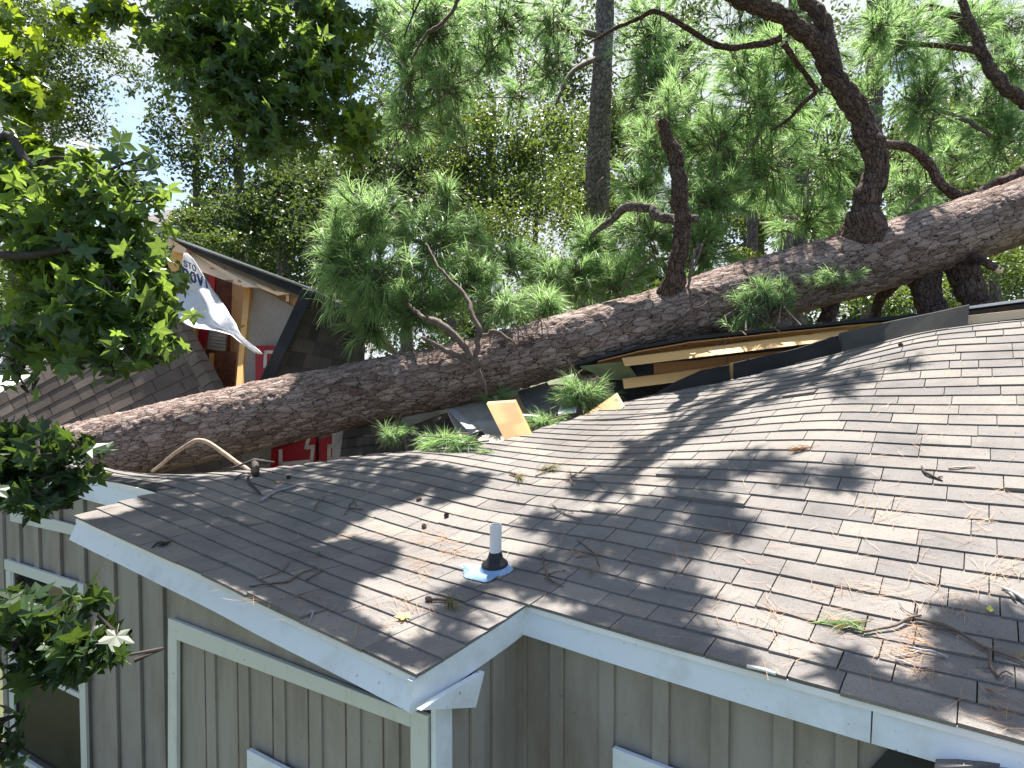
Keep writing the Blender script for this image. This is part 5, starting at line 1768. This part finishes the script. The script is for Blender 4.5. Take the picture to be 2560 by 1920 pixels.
for lst in LST:
    S = spline(ppath(lst), .1)
    mb = MB()
    mb.tube(S[:, :3], S[:, 3], 8)
    mb.build('limb', M['twig'], t1, smooth=True)

t = stand('thin bare-stemmed tree, first from the pale sky gap, behind the wrecked wing', (492, 560), (488, 180), 19, .10, .075, name='slender_tree')
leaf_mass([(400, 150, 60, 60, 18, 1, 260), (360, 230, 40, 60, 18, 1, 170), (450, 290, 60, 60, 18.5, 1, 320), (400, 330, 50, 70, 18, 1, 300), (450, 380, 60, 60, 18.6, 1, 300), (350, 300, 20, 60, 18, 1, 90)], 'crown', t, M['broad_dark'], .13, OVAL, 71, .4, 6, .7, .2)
t = stand('straight dark-trunked tree just right of the slender tree, behind the raised header', (600, 560), (588, 120), 18, .14, .11, name='slender_tree')
leaf_mass([(500, 330, 60, 60, 17.5, 1, 330), (560, 270, 80, 60, 17.5, 1, 330), (600, 400, 90, 70, 17, 1, 700), (560, 470, 110, 70, 16.5, 1, 900), (650, 520, 70, 90, 16, 1, 700), (470, 520, 80, 60, 16.5, 1, 500)], 'crown', t, M['broad_dark'], .13, OVAL, 72, .4, 8, .7, .2)
t = stand('dark trunk, farther of the close pair right of the straight dark tree', (698, 470), (692, 300), 20, .13, .11, name='slender_tree')
leaf_mass([(640, 360, 70, 60, 19, 1, 420), (640, 440, 60, 60, 18, 1, 420), (580, 200, 70, 80, 20, 1, 200)], 'crown', t, M['broad_dark'], .13, OVAL, 73, .4, 6, .7, .2)
t = stand('dark trunk, nearer of the close pair right of the straight dark tree', (722, 520), (732, 300), 19.5, .14, .11, name='slender_tree')
leaf_mass([(700, 400, 60, 80, 18, 1, 420), (680, 470, 60, 80, 17, 1, 420)], 'crown', t, M['broad_dark'], .13, OVAL, 74, .4, 6, .7, .2)

t = stand('tree with fine dark leaves at the upper left beyond the bright sweetgum sprays', (60, 700), (100, 60), 13, .2, .12, name='oak_tree', ztop=0)
leaf_mass([(110, 90, 110, 90, 12, 1, 1300), (60, 190, 70, 100, 12, 1, 700), (170, 190, 60, 60, 12, .8, 460), (190, 270, 45, 50, 12, .7, 300), (230, 110, 60, 30, 12, .7, 220), (280, 150, 50, 30, 12, .6, 160), (120, 280, 40, 40, 12, .6, 120), (40, 20, 130, 50, 12, .8, 500)],
          'crown', t, M['broad_dark'], .075, OVAL, 75, .4, 10, .7, .16)
t = stand('shaded bushy tree behind the left sweetgum leaves', (40, 900), (50, 500), 13.5, .14, .1, name='oak_tree', ztop=0)
leaf_mass([(60, 560, 110, 110, 13, 1, 900), (150, 640, 80, 60, 13, 1, 450), (20, 430, 60, 80, 13, 1, 350), (310, 610, 60, 60, 14, 1, 260)], 'crown', t, M['broad'], .09, OVAL, 76, .4, 5, .7, .18)

t = stand('broad vine-hung tree with yellow-green leaves rising behind the needle tufts in the centre', (1215, 640), (1230, 300), 15, .15, .1, name='vine_covered_tree', ztop=0)
leaf_mass([(1040, 260, 110, 60, 14.5, 1.2, 900), (1130, 330, 120, 90, 14, 1.2, 1400), (1000, 360, 110, 100, 14.2, 1.2, 1300), (1200, 270, 80, 70, 14.5, 1, 600), (1080, 440, 140, 80, 13.6, 1, 1300)], 'crown', t, M['broad'], .095, OVAL, 77, .45, 8, .75, .17)
t = stand('lower leafy tree left of the vine-hung tree, dark inside', (1010, 640), (1000, 330), 14, .13, .1, name='vine_covered_tree', ztop=0)
leaf_mass([(870, 300, 80, 80, 14, 1, 800), (880, 390, 80, 80, 13.6, 1, 800), (930, 460, 90, 70, 13, 1, 800), (840, 230, 60, 60, 14.5, 1, 420)], 'crown', t, M['broad_dark'], .095, OVAL, 78, .45, 6, .75, .17)
t = stand('low shrubby tree with pale yellowish leaves just above the trunk in the centre', (1330, 720), (1340, 560), 10.5, .06, .04, name='young_tree', ztop=0)
leaf_mass([(1110, 530, 90, 70, 10, .7, 700), (1180, 590, 90, 60, 9.5, .6, 700), (1070, 480, 80, 50, 10.5, .7, 500), (1230, 480, 60, 80, 11, .7, 420), (1210, 400, 60, 80, 12, .7, 420)], 'crown', t, M['broad'], .062, OVAL, 79, .5, 8, .75, .12)
t = stand('small lime-yellow bush peeping over the trunk near the upright limb', (1855, 690), (1860, 620), 8.6, .02, .012, name='bush', cat='bush', ztop=0)
leaf_mass([(1600, 553, 36, 22, 8.5, .15, 130), (1640, 560, 20, 16, 8.5, .1, 40)], 'crown', t, M['broad_lime'], .05, OVAL, 80, .6, 3)
t = stand('light green shrub at the foot of the slender trees beside the far house', (480, 640), (482, 560), 16, .04, .02, name='bush', cat='bush', ztop=0)
leaf_mass([(410, 475, 45, 30, 15.5, .5, 330), (470, 520, 70, 30, 15, .5, 330)], 'crown', t, M['broad'], .09, OVAL, 81, .6, 4)
for (xb, xt, rr_, lab) in ((1880, 1886, .125, 'slimmest of three grey pine trunks left of the big curved limb'), (1965, 1978, .17, 'thick leaning grey pine trunk, middle one of three left of the big curved limb'),
                           (2000, 2006, .16, 'grey pine trunk closest to the big curved limb, third of three')):
    t = stand(lab, (xb, 640), (xt, 240), 15 if xb < 1900 else 14.5, rr_, rr_ * .85)
    cx = xb / 1.1573
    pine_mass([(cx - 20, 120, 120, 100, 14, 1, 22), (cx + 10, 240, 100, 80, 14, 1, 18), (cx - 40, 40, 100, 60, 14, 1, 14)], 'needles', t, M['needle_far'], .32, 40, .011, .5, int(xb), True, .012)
t = stand('tall pine trunk at the top right seen between the forked limb and the right-hand branch', (2180, 520), (2186, 40), 13, .17, .15)
pine_mass([(1930, 40, 90, 60, 12.5, .8, 22), (2050, 120, 110, 90, 12.5, .8, 30), (2180, 60, 90, 90, 12.5, .8, 26), (2150, 240, 90, 90, 12.5, .8, 26)], 'needles', t, M['needle_far'], .3, 42, .0095, .5, 91, True, .012)
t = stand('bushy green tree behind the slim grey trunks', (1900, 700), (1905, 500), 18, .1, .08, name='oak_tree', ztop=0)
leaf_mass([(1620, 480, 90, 70, 17, 1, 800), (1720, 470, 90, 80, 17.5, 1, 800), (1560, 420, 80, 90, 18, 1, 600), (1800, 420, 90, 90, 18, 1, 600), (1670, 390, 110, 90, 18.5, 1, 700)], 'crown', t, M['broad'], .12, OVAL, 82, .5, 6, .75, .2)
t = stand('shaded leafy tree below the right end of the trunk', (2480, 900), (2490, 640), 11, .1, .08, name='oak_tree', ztop=0)
leaf_mass([(2130, 570, 110, 50, 10, .7, 700), (2000, 620, 90, 40, 9.5, .6, 420), (1880, 630, 90, 36, 9.2, .6, 420), (1760, 640, 60, 30, 9, .5, 220), (2180, 480, 80, 60, 11, .8, 420), (1980, 560, 70, 30, 10.5, .8, 220)], 'crown', t, M['broad'], .065, OVAL, 83, .5, 5, .75, .12)
t = stand('tall leafy tree behind the forked limb', (2080, 640), (2090, 300), 19, .16, .12, name='oak_tree', ztop=0)
leaf_mass([(1880, 330, 100, 110, 18, 1.2, 900), (1820, 180, 80, 70, 18.5, 1.2, 380), (2030, 400, 120, 80, 18, 1, 800), (2170, 400, 90, 80, 18, 1, 600), (1740, 250, 60, 70, 18, 1, 260)], 'crown', t, M['broad_dark'], .13, OVAL, 84, .45, 6, .75, .22)

t = stand('tall dark broadleaf tree behind the hanging pine boughs left of the grey pine', (1130, 700), (1120, 200), 22, .2, .15, name='oak_tree')
leaf_mass([(900, 150, 120, 110, 21, 1.4, 900), (1010, 180, 90, 80, 21, 1.4, 600), (840, 60, 80, 80, 21, 1.4, 420), (1230, 190, 60, 90, 21, 1.4, 380), (990, 40, 110, 50, 21, 1.4, 420), (1200, 60, 60, 60, 21, 1.4, 220), (1080, 110, 110, 90, 21, 1.4, 620), (1240, 80, 80, 90, 21, 1.4, 460), (930, 0, 120, 50, 21, 1.4, 420), (1180, 160, 90, 60, 21, 1.4, 420)], 'crown', t, M['broad_dark'], .14, OVAL, 85, .45, 6, .75, .25)
t = stand('tall dark broadleaf tree behind the broken stub and its needle tufts', (1720, 700), (1715, 200), 22, .2, .15, name='oak_tree')
leaf_mass([(1470, 110, 80, 100, 21, 1.4, 600), (1400, 300, 80, 110, 21, 1.4, 600), (1560, 320, 110, 100, 21, 1.4, 700), (1700, 330, 110, 90, 21, 1.4, 600), (1650, 120, 60, 80, 21, 1.4, 300), (2180, 330, 80, 80, 21, 1.4, 360), (2010, 200, 50, 90, 21, 1.4, 240), (1390, 60, 90, 80, 21, 1.4, 500), (1500, 30, 70, 60, 21, 1.4, 300), (1780, 60, 80, 80, 21, 1.4, 340), (1840, 200, 70, 70, 21, 1.4, 340), (2120, 60, 90, 70, 21, 1.4, 300), (1330, 230, 60, 80, 21, 1.4, 340)], 'crown', t, M['broad_dark'], .14, OVAL, 86, .45, 6, .75, .25)

# far wood that reads as one mass
rt = np.random.default_rng(77)
blobs = []
for k in range(90):
    x = rt.uniform(380, 2350)
    top = np.interp(x, [380, 440, 560, 700, 840, 1000, 1120, 1250, 1500, 1600, 1900, 2300], [480, 430, 380, 330, 240, 250, 300, 200, 190, 230, 200, 260]) + rt.uniform(-20, 60)
    y = rt.uniform(top, 700)
    blobs.append((x, y, rt.uniform(70, 120), rt.uniform(50, 90), rt.uniform(24, 32), 2.0, 1250))
for k in range(60):
    x = rt.uniform(300, 2300)
    blobs.append((x, rt.uniform(560, 800), rt.uniform(60, 100), rt.uniform(40, 60), rt.uniform(15, 20), 1.2, 420))
for k in range(26):
    blobs.append((rt.uniform(-60, 340), rt.uniform(500, 780), 70, 55, rt.uniform(16, 20), 1.2, 420))
nd = Needles()
for i, (cx, cy, rx, ry, d, dr, n) in enumerate(blobs):
    P, c, v = blob(cx, cy, rx, ry, d, dr, n, 9000 + i, .7)
    r = np.random.default_rng(i)
    nd.add(*leaf_cloud(P, r.normal(0, .7, P.shape) + np.array([0, 0, .5]), .23 if d > 22 else .13, OVAL, 9100 + i))
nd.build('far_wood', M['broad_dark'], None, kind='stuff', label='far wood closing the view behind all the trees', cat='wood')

# ---------------------------------------------------------------- things lying on the roof
def rpath(lst, off=(0, 0), sc=1.0, h=0.012):
    """Polyline on the roof given in photo pixels; entries (px, py, radius[, height])."""
    out = []
    for q in lst:
        x, y = off[0] + q[0] * sc, off[1] + q[1] * sc
        a, b = roof_ab(x, y)
        p = surf(a, b) + surf_n(a, b) * ((q[3] if len(q) > 3 else h) + q[2])
        out.append([*p, q[2]])
    return np.array(out)


def twig_thing(name, lines, mat, label, cat='twig', group=None, off=(0, 0), sc=1.0, h=0.012):
    mb = MB()
    c = None
    for lst in lines:
        S = spline(rpath(lst, off, sc, h), .03)
        if c is None: c = S[0, :3].copy()
        S[:, :3] += rng.normal(0, .0012, (len(S), 3))
        mb.tube(S[:, :3] - c, S[:, 3], 6)
    o = mb.build(name, mat, None, smooth=True, label=label, cat=cat, group=group)
    o.location = Vector(c)
    return o


S3, O3 = .22604, (2060, 1475)
TG = 'twigs lying on the roof'
br = empty('fallen_branch', roof_pt(2060 + 1000 * S3, 1475 + 370 * S3), label='forked bare pine branch with a green needle tip lying near the right eave', cat='branch')
mb = MB()
for lst in ([(280, 450, .004), (420, 500, .005), (580, 500, .005), (760, 440, .006), (960, 370, .006), (1060, 320, .004)],
            [(1000, 375, .007), (1200, 410, .007), (1420, 490, .007), (1620, 590, .007), (1780, 680, .007), (1830, 740, .006), (1860, 880, .005), (1890, 1010, .004)],
            [(1800, 700, .006), (1960, 770, .005), (2120, 840, .005), (2300, 920, .004)],
            [(960, 380, .004), (1000, 280, .003), (1000, 200, .002)], [(1060, 340, .003), (900, 270, .002), (860, 210, .002)],
            [(1900, 1010, .003), (1980, 960, .003), (2100, 985, .003)], [(1840, 910, .003), (1690, 925, .002)], [(1150, 420, .003), (1330, 480, .003), (1480, 560, .003)]):
    S = spline(rpath([q for q in lst], O3, S3, .016), .03)
    mb.tube(S[:, :3], S[:, 3], 6)
mb.build('stem', M['twig'], br, smooth=True)


def sprig_part(px, py, dirpx, parent, mat, L=.14, n=70, w=.0032, seed=0, up=.25):
    p = roof_pt(px, py, .02)
    q = roof_pt(*dirpx, .02)
    d = nrm(q - p)
    nd = Needles()
    V, T, t = tufts(np.array([p]), np.array([nrm(d + np.array([0, 0, up]))]), L, n, w, .42, .5, seed)
    nd.add(V, T, t)
    return nd.build('needles', mat, parent)


sprig_part(2060 + 270 * S3, 1475 + 440 * S3, (2060 - 100 * S3, 1475 + 560 * S3), br, M['sprig'], .115, 60, .0028, 1, .1)
sprig_part(2060 + 270 * S3, 1475 + 430 * S3, (2060 - 60 * S3, 1475 + 350 * S3), br, M['needle'], .095, 60, .0030, 2, .2)
sprig_part(2060 + 290 * S3, 1475 + 430 * S3, (2060 + 640 * S3, 1475 + 440 * S3), br, M['needle'], .095, 60, .0030, 3, .1)
sprig_part(2060 + 2260 * S3, 1475 + 780 * S3, (2060 + 2000 * S3, 1475 + 780 * S3), br, M['sprig'], .07, 40, .0026, 4, .1)


def sprig(px, py, dp, mat, label, L, n, w, seed, stem):
    r0 = empty('pine_sprig', roof_pt(px, py), label=label, cat='pine sprig', group='pine sprigs dropped on the roof')
    sprig_part(px, py, dp, r0, mat, L, n, w, seed)
    mb = MB()
    S = spline(rpath(stem, h=.012), .03)
    mb.tube(S[:, :3], S[:, 3], 6)
    mb.build('stem', M['twig'], r0, smooth=True)


C2 = lambda x, y: (860 + .40687 * x, 1245 + .40687 * y)
C5 = lambda x, y: (1060 + .22604 * x, 1100 + .22604 * y)
sprig(*C2(655, 660), C2(720, 775), M['sprig'], 'faded grey-green needle tuft at the inner corner of the eaves', .13, 120, .0032, 11, [(*C2(530, 650), .006), (*C2(600, 650), .007), (*C2(660, 655), .006)])
sprig(*C5(1050, 430), C5(1110, 540), M['sprig'], 'straw-yellow needle fan above and right of the vent pipe', .16, 110, .0036, 12, [(*C5(940, 390), .010), (*C5(1000, 415), .011), (*C5(1060, 440), .008)])
sprig(*C5(1390, 350), C5(1640, 360), M['sprig'], 'flatter yellowish needle tuft just right of the straw-yellow fan', .17, 90, .0036, 13, [(*C5(1230, 420), .004), (*C5(1320, 385), .005), (*C5(1400, 350), .004)])
sprig(1660 + .40687 * 830, 560 + .40687 * 1400, (1660 + .40687 * 690, 560 + .40687 * 1435), M['dry'], 'small rust-brown needle tuft alone on the bright middle of the roof', .10, 90, .0036, 14, [(2002, 1128, .004), (1996, 1130, .004), (1990, 1132, .003)])
sprig(*C5(690, 160), C5(560, 170), M['needle'], 'small green needle tuft near the torn roof edge', .13, 40, .004, 15, [(*C5(770, 130), .004), (*C5(720, 150), .004), (*C5(680, 165), .003)])
sg = empty('pine_sprig', roof_pt(1100, 1127), label='larger green needle spray lying on the torn roof edge', cat='pine sprig', group='pine sprigs dropped on the roof')
nd = Needles()
for k, (x, y, dx, dy) in enumerate([(1170, 1110, -60, 10), (1150, 1105, -60, 25), (1120, 1112, -50, 20), (1180, 1113, 20, 8), (1140, 1100, 10, 20), (1100, 1118, -60, 12), (1080, 1122, -50, 6), (1160, 1098, -20, 20)]):
    p = roof_pt(x, max(y, 1128), .05 + .02 * (k % 3))
    q = roof_pt(x + dx, max(y + dy, 1131), .02)
    nd.add(*tufts(np.array([p]), np.array([nrm(q - p + np.array([0, 0, .02]))]), .24, 60, .0046, .4, .6, 950 + k))
nd.build('needles', M['needle'], sg)
mb = MB()
S = spline(rpath([(1225, 1122, .008, .06), (1180, 1128, .009, .06), (1130, 1130, .008, .05), (1080, 1132, .006, .04)]), .04)
mb.tube(S[:, :3], S[:, 3], 6)
mb.build('stem', M['twig'], sg, smooth=True)

C6 = lambda x, y: (560 + .22604 * x, 1100 + .22604 * y)
C7 = lambda x, y: (150 + .22604 * x, 1100 + .22604 * y)
twig_thing('stick', [[(*C6(410, 705), .010), (*C6(520, 625), .010), (*C6(600, 585), .009), (*C6(710, 565), .009), (*C6(815, 518), .008)]], M['grey_twig'], 'pale grey bent stick lying on the shaded left part of the roof', 'stick', TG)
ab = MB()
S = spline(ppath([(381, 1178, 5.75, .016), (405, 1160, 5.72, .017), (436, 1134, 5.7, .019), (478, 1107, 5.68, .022), (494, 1101, 5.68, .023), (520, 1106, 5.66, .022), (560, 1133, 5.62, .023), (590, 1155, 5.58, .022), (612, 1168, 5.52, .020), (625, 1178, 5.47, .018)]), .03)
ab.tube(S[:, :3], S[:, 3] * .85, 10)
ab.build('broken_branch', M['pale_twig'], None, smooth=True, label='pale peeled branch bent in an arch in front of the lower trunk', cat='branch')
twig_thing('dark_twig', [[(*C6(60, 370), .006, .03), (*C6(240, 300), .010, .05), (*C6(340, 310), .026, .05), (*C6(400, 330), .024, .04), (*C6(560, 300), .008, .04)], [(*C6(350, 310), .03, .03), (*C6(365, 380), .028, .01), (*C6(360, 415), .022, .0)],
                         [(*C6(290, 400), .008), (*C6(270, 470), .010), (*C6(330, 540), .009), (*C6(395, 620), .007)], [(*C6(330, 380), .005), (*C6(200, 400), .005), (*C6(120, 470), .004)]], M['dark_twig'], 'knotty dark twig with a black clump at the foot of the arched branch', 'twig', TG)
twig_thing('dark_twig', [[(*C7(1010, 1220), .004), (*C7(1080, 1165), .006), (*C7(1150, 1190), .014), (*C7(1220, 1160), .005)]], M['dark_twig'], 'small dark knot of twig near the left eave', 'twig', TG)
twig_thing('dark_twig', [[(2060 + 1060 * S3, 1100 + 320 * S3, .005), (2060 + 1130 * S3, 1100 + 390 * S3, .008), (2060 + 1230 * S3, 1100 + 440 * S3, .007), (2060 + 1310 * S3, 1100 + 480 * S3, .003)], [(2060 + 1240 * S3, 1100 + 445 * S3, .005), (2060 + 1300 * S3, 1100 + 425 * S3, .002)]],
           M['dark_twig'], 'short black forked twig on the sunlit right side of the roof', 'twig', TG)
twig_thing('twig', [[(2060 + 1380 * S3, 1100 + 345 * S3, .005), (2060 + 1500 * S3, 1100 + 325 * S3, .005), (2060 + 1600 * S3, 1100 + 315 * S3, .004), (2060 + 1690 * S3, 1100 + 330 * S3, .003)]], M['pale_twig'], 'thin pale twig beside the short black forked twig', 'twig', TG)
twig_thing('twig', [[(2060 + 2000 * S3, 1475 + 10 * S3, .006), (2060 + 2060 * S3, 1475 + 40 * S3, .009), (2060 + 2130 * S3, 1475 + 90 * S3, .009), (2060 + 2260 * S3, 1475 + 200 * S3, .009)], [(2060 + 2010 * S3, 1475 + 60 * S3, .006), (2060 + 2100 * S3, 1475 + 150 * S3, .006)]],
           M['grey_twig'], 'thick grey-white twig at the right edge above the forked branch', 'twig', TG)
twig_thing('twig', [[(2060 + 910 * S3, 1475 + 675 * S3, .004), (2060 + 1080 * S3, 1475 + 710 * S3, .005), (2060 + 1240 * S3, 1475 + 750 * S3, .005), (2060 + 1370 * S3, 1475 + 790 * S3, .003)], [(2060 + 780 * S3, 1475 + 780 * S3, .004), (2060 + 940 * S3, 1475 + 760 * S3, .004), (2060 + 1090 * S3, 1475 + 705 * S3, .003)],
                    [(2060 + 770 * S3, 1475 + 800 * S3, .004), (2060 + 960 * S3, 1475 + 870 * S3, .004), (2060 + 1200 * S3, 1475 + 910 * S3, .003)]], M['grey_twig'], 'pair of grey-white twigs below the forked branch near the right eave', 'twig', TG)
twig_thing('twig', [[(*C5(1690, 400), .005), (*C5(1630, 450), .006), (*C5(1650, 520), .005)], [(*C5(1640, 440), .004), (*C5(1625, 350), .003)], [(*C5(1650, 430), .004), (*C5(1760, 340), .004), (*C5(1800, 300), .003)], [(*C5(1640, 470), .004), (*C5(1560, 480), .003)], [(*C5(1660, 450), .004), (*C5(1850, 440), .003), (*C5(2000, 560), .002)]],
           M['twig'], 'spidery twig standing among the yellowish needle tufts', 'twig', TG)
twig_thing('twig', [[(*C5(1430, 750), .004), (*C5(1560, 830), .005), (*C5(1740, 905), .004)], [(*C5(1580, 810), .003), (*C5(1660, 830), .003)]], M['twig'], 'thin brown twig uphill to the right of the vent pipe', 'twig', TG)
twig_thing('twig', [[(*C5(1300, 1290), .004), (*C5(1350, 1420), .004), (*C5(1390, 1560), .005), (*C5(1530, 1660), .003)], [(*C5(1360, 1530), .003), (*C5(1570, 1460), .003)], [(*C5(1700, 1120), .003), (*C5(1880, 1290), .004), (*C5(1950, 1440), .003)], [(*C5(1880, 1290), .003), (*C5(1680, 1330), .003)]],
           M['twig'], 'tangle of thin twigs in the shade right of the vent pipe', 'twig', TG)
twig_thing('twig', [[(*C6(1000, 780), .004), (*C6(1040, 710), .005), (*C6(1100, 680), .004)], [(*C6(1370, 760), .004), (*C6(1450, 700), .004), (*C6(1460, 760), .003)], [(*C6(1390, 770), .004), (*C6(1340, 850), .003)], [(*C6(1390, 775), .004), (*C6(1530, 800), .004)]], M['twig'], 'curled grey-brown twig in the middle of the shaded left roof', 'twig', TG)
C8 = lambda x, y: (560 + .22604 * x, 1400 + .22604 * y)
twig_thing('twig', [[(*C8(280, 335), .004), (*C8(500, 290), .005), (*C8(700, 280), .006), (*C8(820, 200), .005), (*C8(990, 120), .004)], [(*C8(400, 260), .003), (*C8(640, 160), .004), (*C8(720, 60), .003)], [(*C8(900, 240), .005), (*C8(1010, 190), .005), (*C8(1070, 130), .004)], [(*C8(990, 110), .005), (*C8(1060, 155), .004)]],
           M['twig'], 'long tangled brown twig above the left eave', 'twig', TG)
twig_thing('twig', [[(*C8(910, 640), .004), (*C8(1000, 600), .004), (*C8(950, 740), .003)]], M['grey_twig'], 'small hooked grey twig close to the left fascia', 'twig', TG)
twig_thing('stick', [[(1660 + .40687 * 525, 1245 + .40687 * 1062, .007), (1660 + .40687 * 600, 1245 + .40687 * 1082, .007), (1660 + .40687 * 690, 1245 + .40687 * 1104, .007)]], M['white_metal'], 'thin white strip lying along the lip of the right eave', 'strip', None)

# cones
def cone_mesh():
    mb = MB()
    r = np.random.default_rng(3)
    for k in range(60):
        t = k / 60
        an = k * 2.399
        rad = .011 * math.sin(math.pi * (t * .82 + .14))
        c = np.array([math.cos(an) * rad, math.sin(an) * rad, t * .034 - .014])
        o = np.array([math.cos(an), math.sin(an), .5]) * .006
        s = np.array([-math.sin(an), math.cos(an), 0]) * .004
        mb.add([c - s, c + s, c + o + s * .5, c + o - s * .5, c + o * .6 - np.array([0, 0, .005])], [(0, 4, 3), (1, 2, 4), (3, 4, 2), (0, 1, 4)], [(0, 1, 2, 3)])
    mb.tube([(0, 0, -.015), (0, 0, .021)], [.006, .004], 8)
    return np_mesh('pine_cone', np.array(mb.v), mb.t, mb.q, M['cone'], {'tone': mb.tone})


cm = cone_mesh()
for (x, y, lab) in ((*C5(245, 868), 'pine cone on the sunlit roof left of the vent pipe, upper of two'), (*C5(10, 995), 'pine cone lower and left of the other sunlit one'), (*C2(528, 645), 'pine cone beside the faded needle tuft at the inner eave corner'),
                    (*C6(2160, 690), 'pine cone in dappled shade uphill of the vent pipe'), (*C6(720, 440), 'pine cone near the knotty dark twig'), (2060 + 845 * S3, 760 + 470 * S3, 'pine cone high up near the curled ridge cap')):
    o = put('pine_cone', cm, None, label=lab, cat='pine cone', group='pine cones on the roof')
    o.location = Vector(roof_pt(x, y, .018))
    o.rotation_euler = (random.uniform(.9, 1.8), random.uniform(-.5, .5), random.uniform(0, 6))


def lying_leaf(px, py, mat, s, label, tmpl=STAR, seed=1, spin=0.0, name='fallen_leaf'):
    a, b = roof_ab(px, py)
    p, n_ = surf(a, b), surf_n(a, b)
    p = p + n_ * .022
    V, T, t = leaf_cloud(np.array([[0, 0, 0.0]]), np.array([n_ + np.array([.1, -.12, .1])]), s, tmpl, seed)
    o = put(name, np_mesh(name, V, T, None, mat, {'tone': t}), None, label=label, cat='leaf', group='leaves fallen on the roof')
    md = o.modifiers.new('thick', 'SOLIDIFY')
    md.thickness = .0008
    o.location = Vector(p)


lying_leaf(*C2(362, 752), M['yellow'], .048, 'yellow star leaf near the tip of the left eave', STAR, 3)
lying_leaf(2060 + 1820 * S3, 1475 + 265 * S3, M['yellow'], .05, 'curled yellow leaf among the straw above the forked branch', OVAL, 5)
lying_leaf(*C6(795, 960), M['gum'], .034, 'small fresh green leaf on the shaded left roof', OVAL, 7)
lying_leaf(*C6(1040, 1300), M['gum'], .036, 'dull green leaf lying lower down toward the left eave', OVAL, 9)
lying_leaf(*C6(580, 495), M['sprig'], .05, 'pale olive leaf below the pine cone at the torn edge', STAR, 10)
lying_leaf(*C5(1860, 1520), M['dead'], .05, 'curled brown leaf in shade right of the vent pipe', OVAL, 11)
lying_leaf(2060 + 1830 * S3, 1475 + 1180 * S3, M['dead'], .04, 'curled brown leaf near the right eave corner', OVAL, 13)

# pine straw: loose dead needles scattered over the shingles
r = np.random.default_rng(123)
spots = []
for (x, y, sx, sy, n) in [(C6(1450, 1090)[0], C6(1450, 1090)[1], 55, 10, 60), (1130, 1385, 45, 12, 80), (1090, 1355, 40, 9, 70), (1070, 1325, 40, 20, 40), (1060, 1430, 20, 18, 40), (C2(470, 460)[0], C2(470, 460)[1], 12, 22, 34),
                          (1660 + .40687 * 400, 560 + .40687 * 1390, 40, 25, 30), (1585, 1130, 32, 20, 140), (1450, 1180, 70, 30, 70), (1600, 1080, 90, 18, 60), (1760, 1040, 50, 20, 30), (C8(2030, 540)[0], C8(2030, 540)[1], 30, 10, 50), (C8(760, 460)[0], C8(760, 460)[1], 40, 7, 44),
                          (C8(1760, 740)[0], C8(1760, 740)[1], 30, 8, 20), (2060 + 1500 * S3, 1475 + 160 * S3, 60, 26, 60), (2060 + 1000 * S3, 1475 + 540 * S3, 20, 24, 70), (2060 + 800 * S3, 1475 + 700 * S3, 26, 20, 60), (2060 + 1100 * S3, 1475 + 900 * S3, 30, 16, 40),
                          (2060 + 500 * S3, 1475 + 20 * S3, 70, 12, 44), (1930, 1560, 12, 40, 34), (2060 + 1650 * S3, 1100 + 960 * S3, 22, 24, 30), (2060 + 2000 * S3, 1100 + 1450 * S3, 50, 18, 50), (2060 + 700 * S3, 1100 + 820 * S3, 40, 20, 30), (1840, 1560, 40, 16, 16), (2100, 1550, 30, 14, 24),
                          (2500, 1790, 12, 46, 40), (C5(1850, 1300)[0], C5(1850, 1300)[1], 40, 20, 36), (1690, 1385, 20, 22, 36), (1800, 1340, 30, 22, 16), (C7(1250, 840)[0], C7(1250, 840)[1], 16, 7, 14), (260, 1178, 70, 3, 40), (1330, 1130, 60, 12, 30), (700, 1175, 60, 5, 14)]:
    ang = r.uniform(0, 3.14)
    for k in range(int(n * .55)):
        spots.append((x + r.normal(0, sx), y + r.normal(0, sy), ang if r.random() < .45 else r.uniform(0, 3.14)))
for k in range(620):
    x, y = r.uniform(200, 2560), r.uniform(1000, 1860)
    spots.append((x, y, r.uniform(0, 3.14)))
nd = Needles()
VV, TT, tt = [], [], []
for (x, y, ang) in spots:
    a, b = roof_ab(x, y)
    q = pix(surf(a, b))[0]
    if abs(q[0] - x) > 14 or abs(q[1] - y) > 14: continue
    if b < -.01 and not (0 < a < 3.0): continue
    if crest(a) - b < .03: continue
    L = r.uniform(.05, .17)
    ang += r.normal(0, .35)
    bend = r.normal(0, .25)
    pts = []
    for t_ in (-.5, 0, .5):
        aa = a + math.cos(ang + bend * t_) * L * t_
        bb = min(b + math.sin(ang + bend * t_) * L * t_, float(crest(aa)) - .01)
        pts.append(surf(aa, bb) + surf_n(aa, bb) * r.uniform(.013, .024))
    w = nrm(np.cross(pts[2] - pts[0], surf_n(a, b))) * r.uniform(.0007, .0013)
    o = len(VV)
    VV += [pts[0] - w * .6, pts[0] + w * .6, pts[1] - w, pts[1] + w, pts[2]]
    TT += [(o, o + 1, o + 3), (o, o + 3, o + 2), (o + 2, o + 3, o + 4)]
    tt += [r.uniform(0, 1)] * 5
put('pine_straw', np_mesh('pine_straw', np.array(VV), TT, None, M['dry'], {'tone': tt}), None, kind='stuff', label='dead orange pine needles scattered over the shingles', cat='pine straw')

# lower porch roof at the bottom right corner
lp = empty('porch_roof', at(2450, 1915, 1.95), label='sunlit lower roof edge tucked under the right end of the eave', cat='roof')
shingled_quad('shingles', at(2340, 1897, 2.05), at(2700, 1850, 2.0), at(2700, 2100, 1.7), at(2330, 2050, 1.75), 4, 4, M['shingle'], lp, 44)
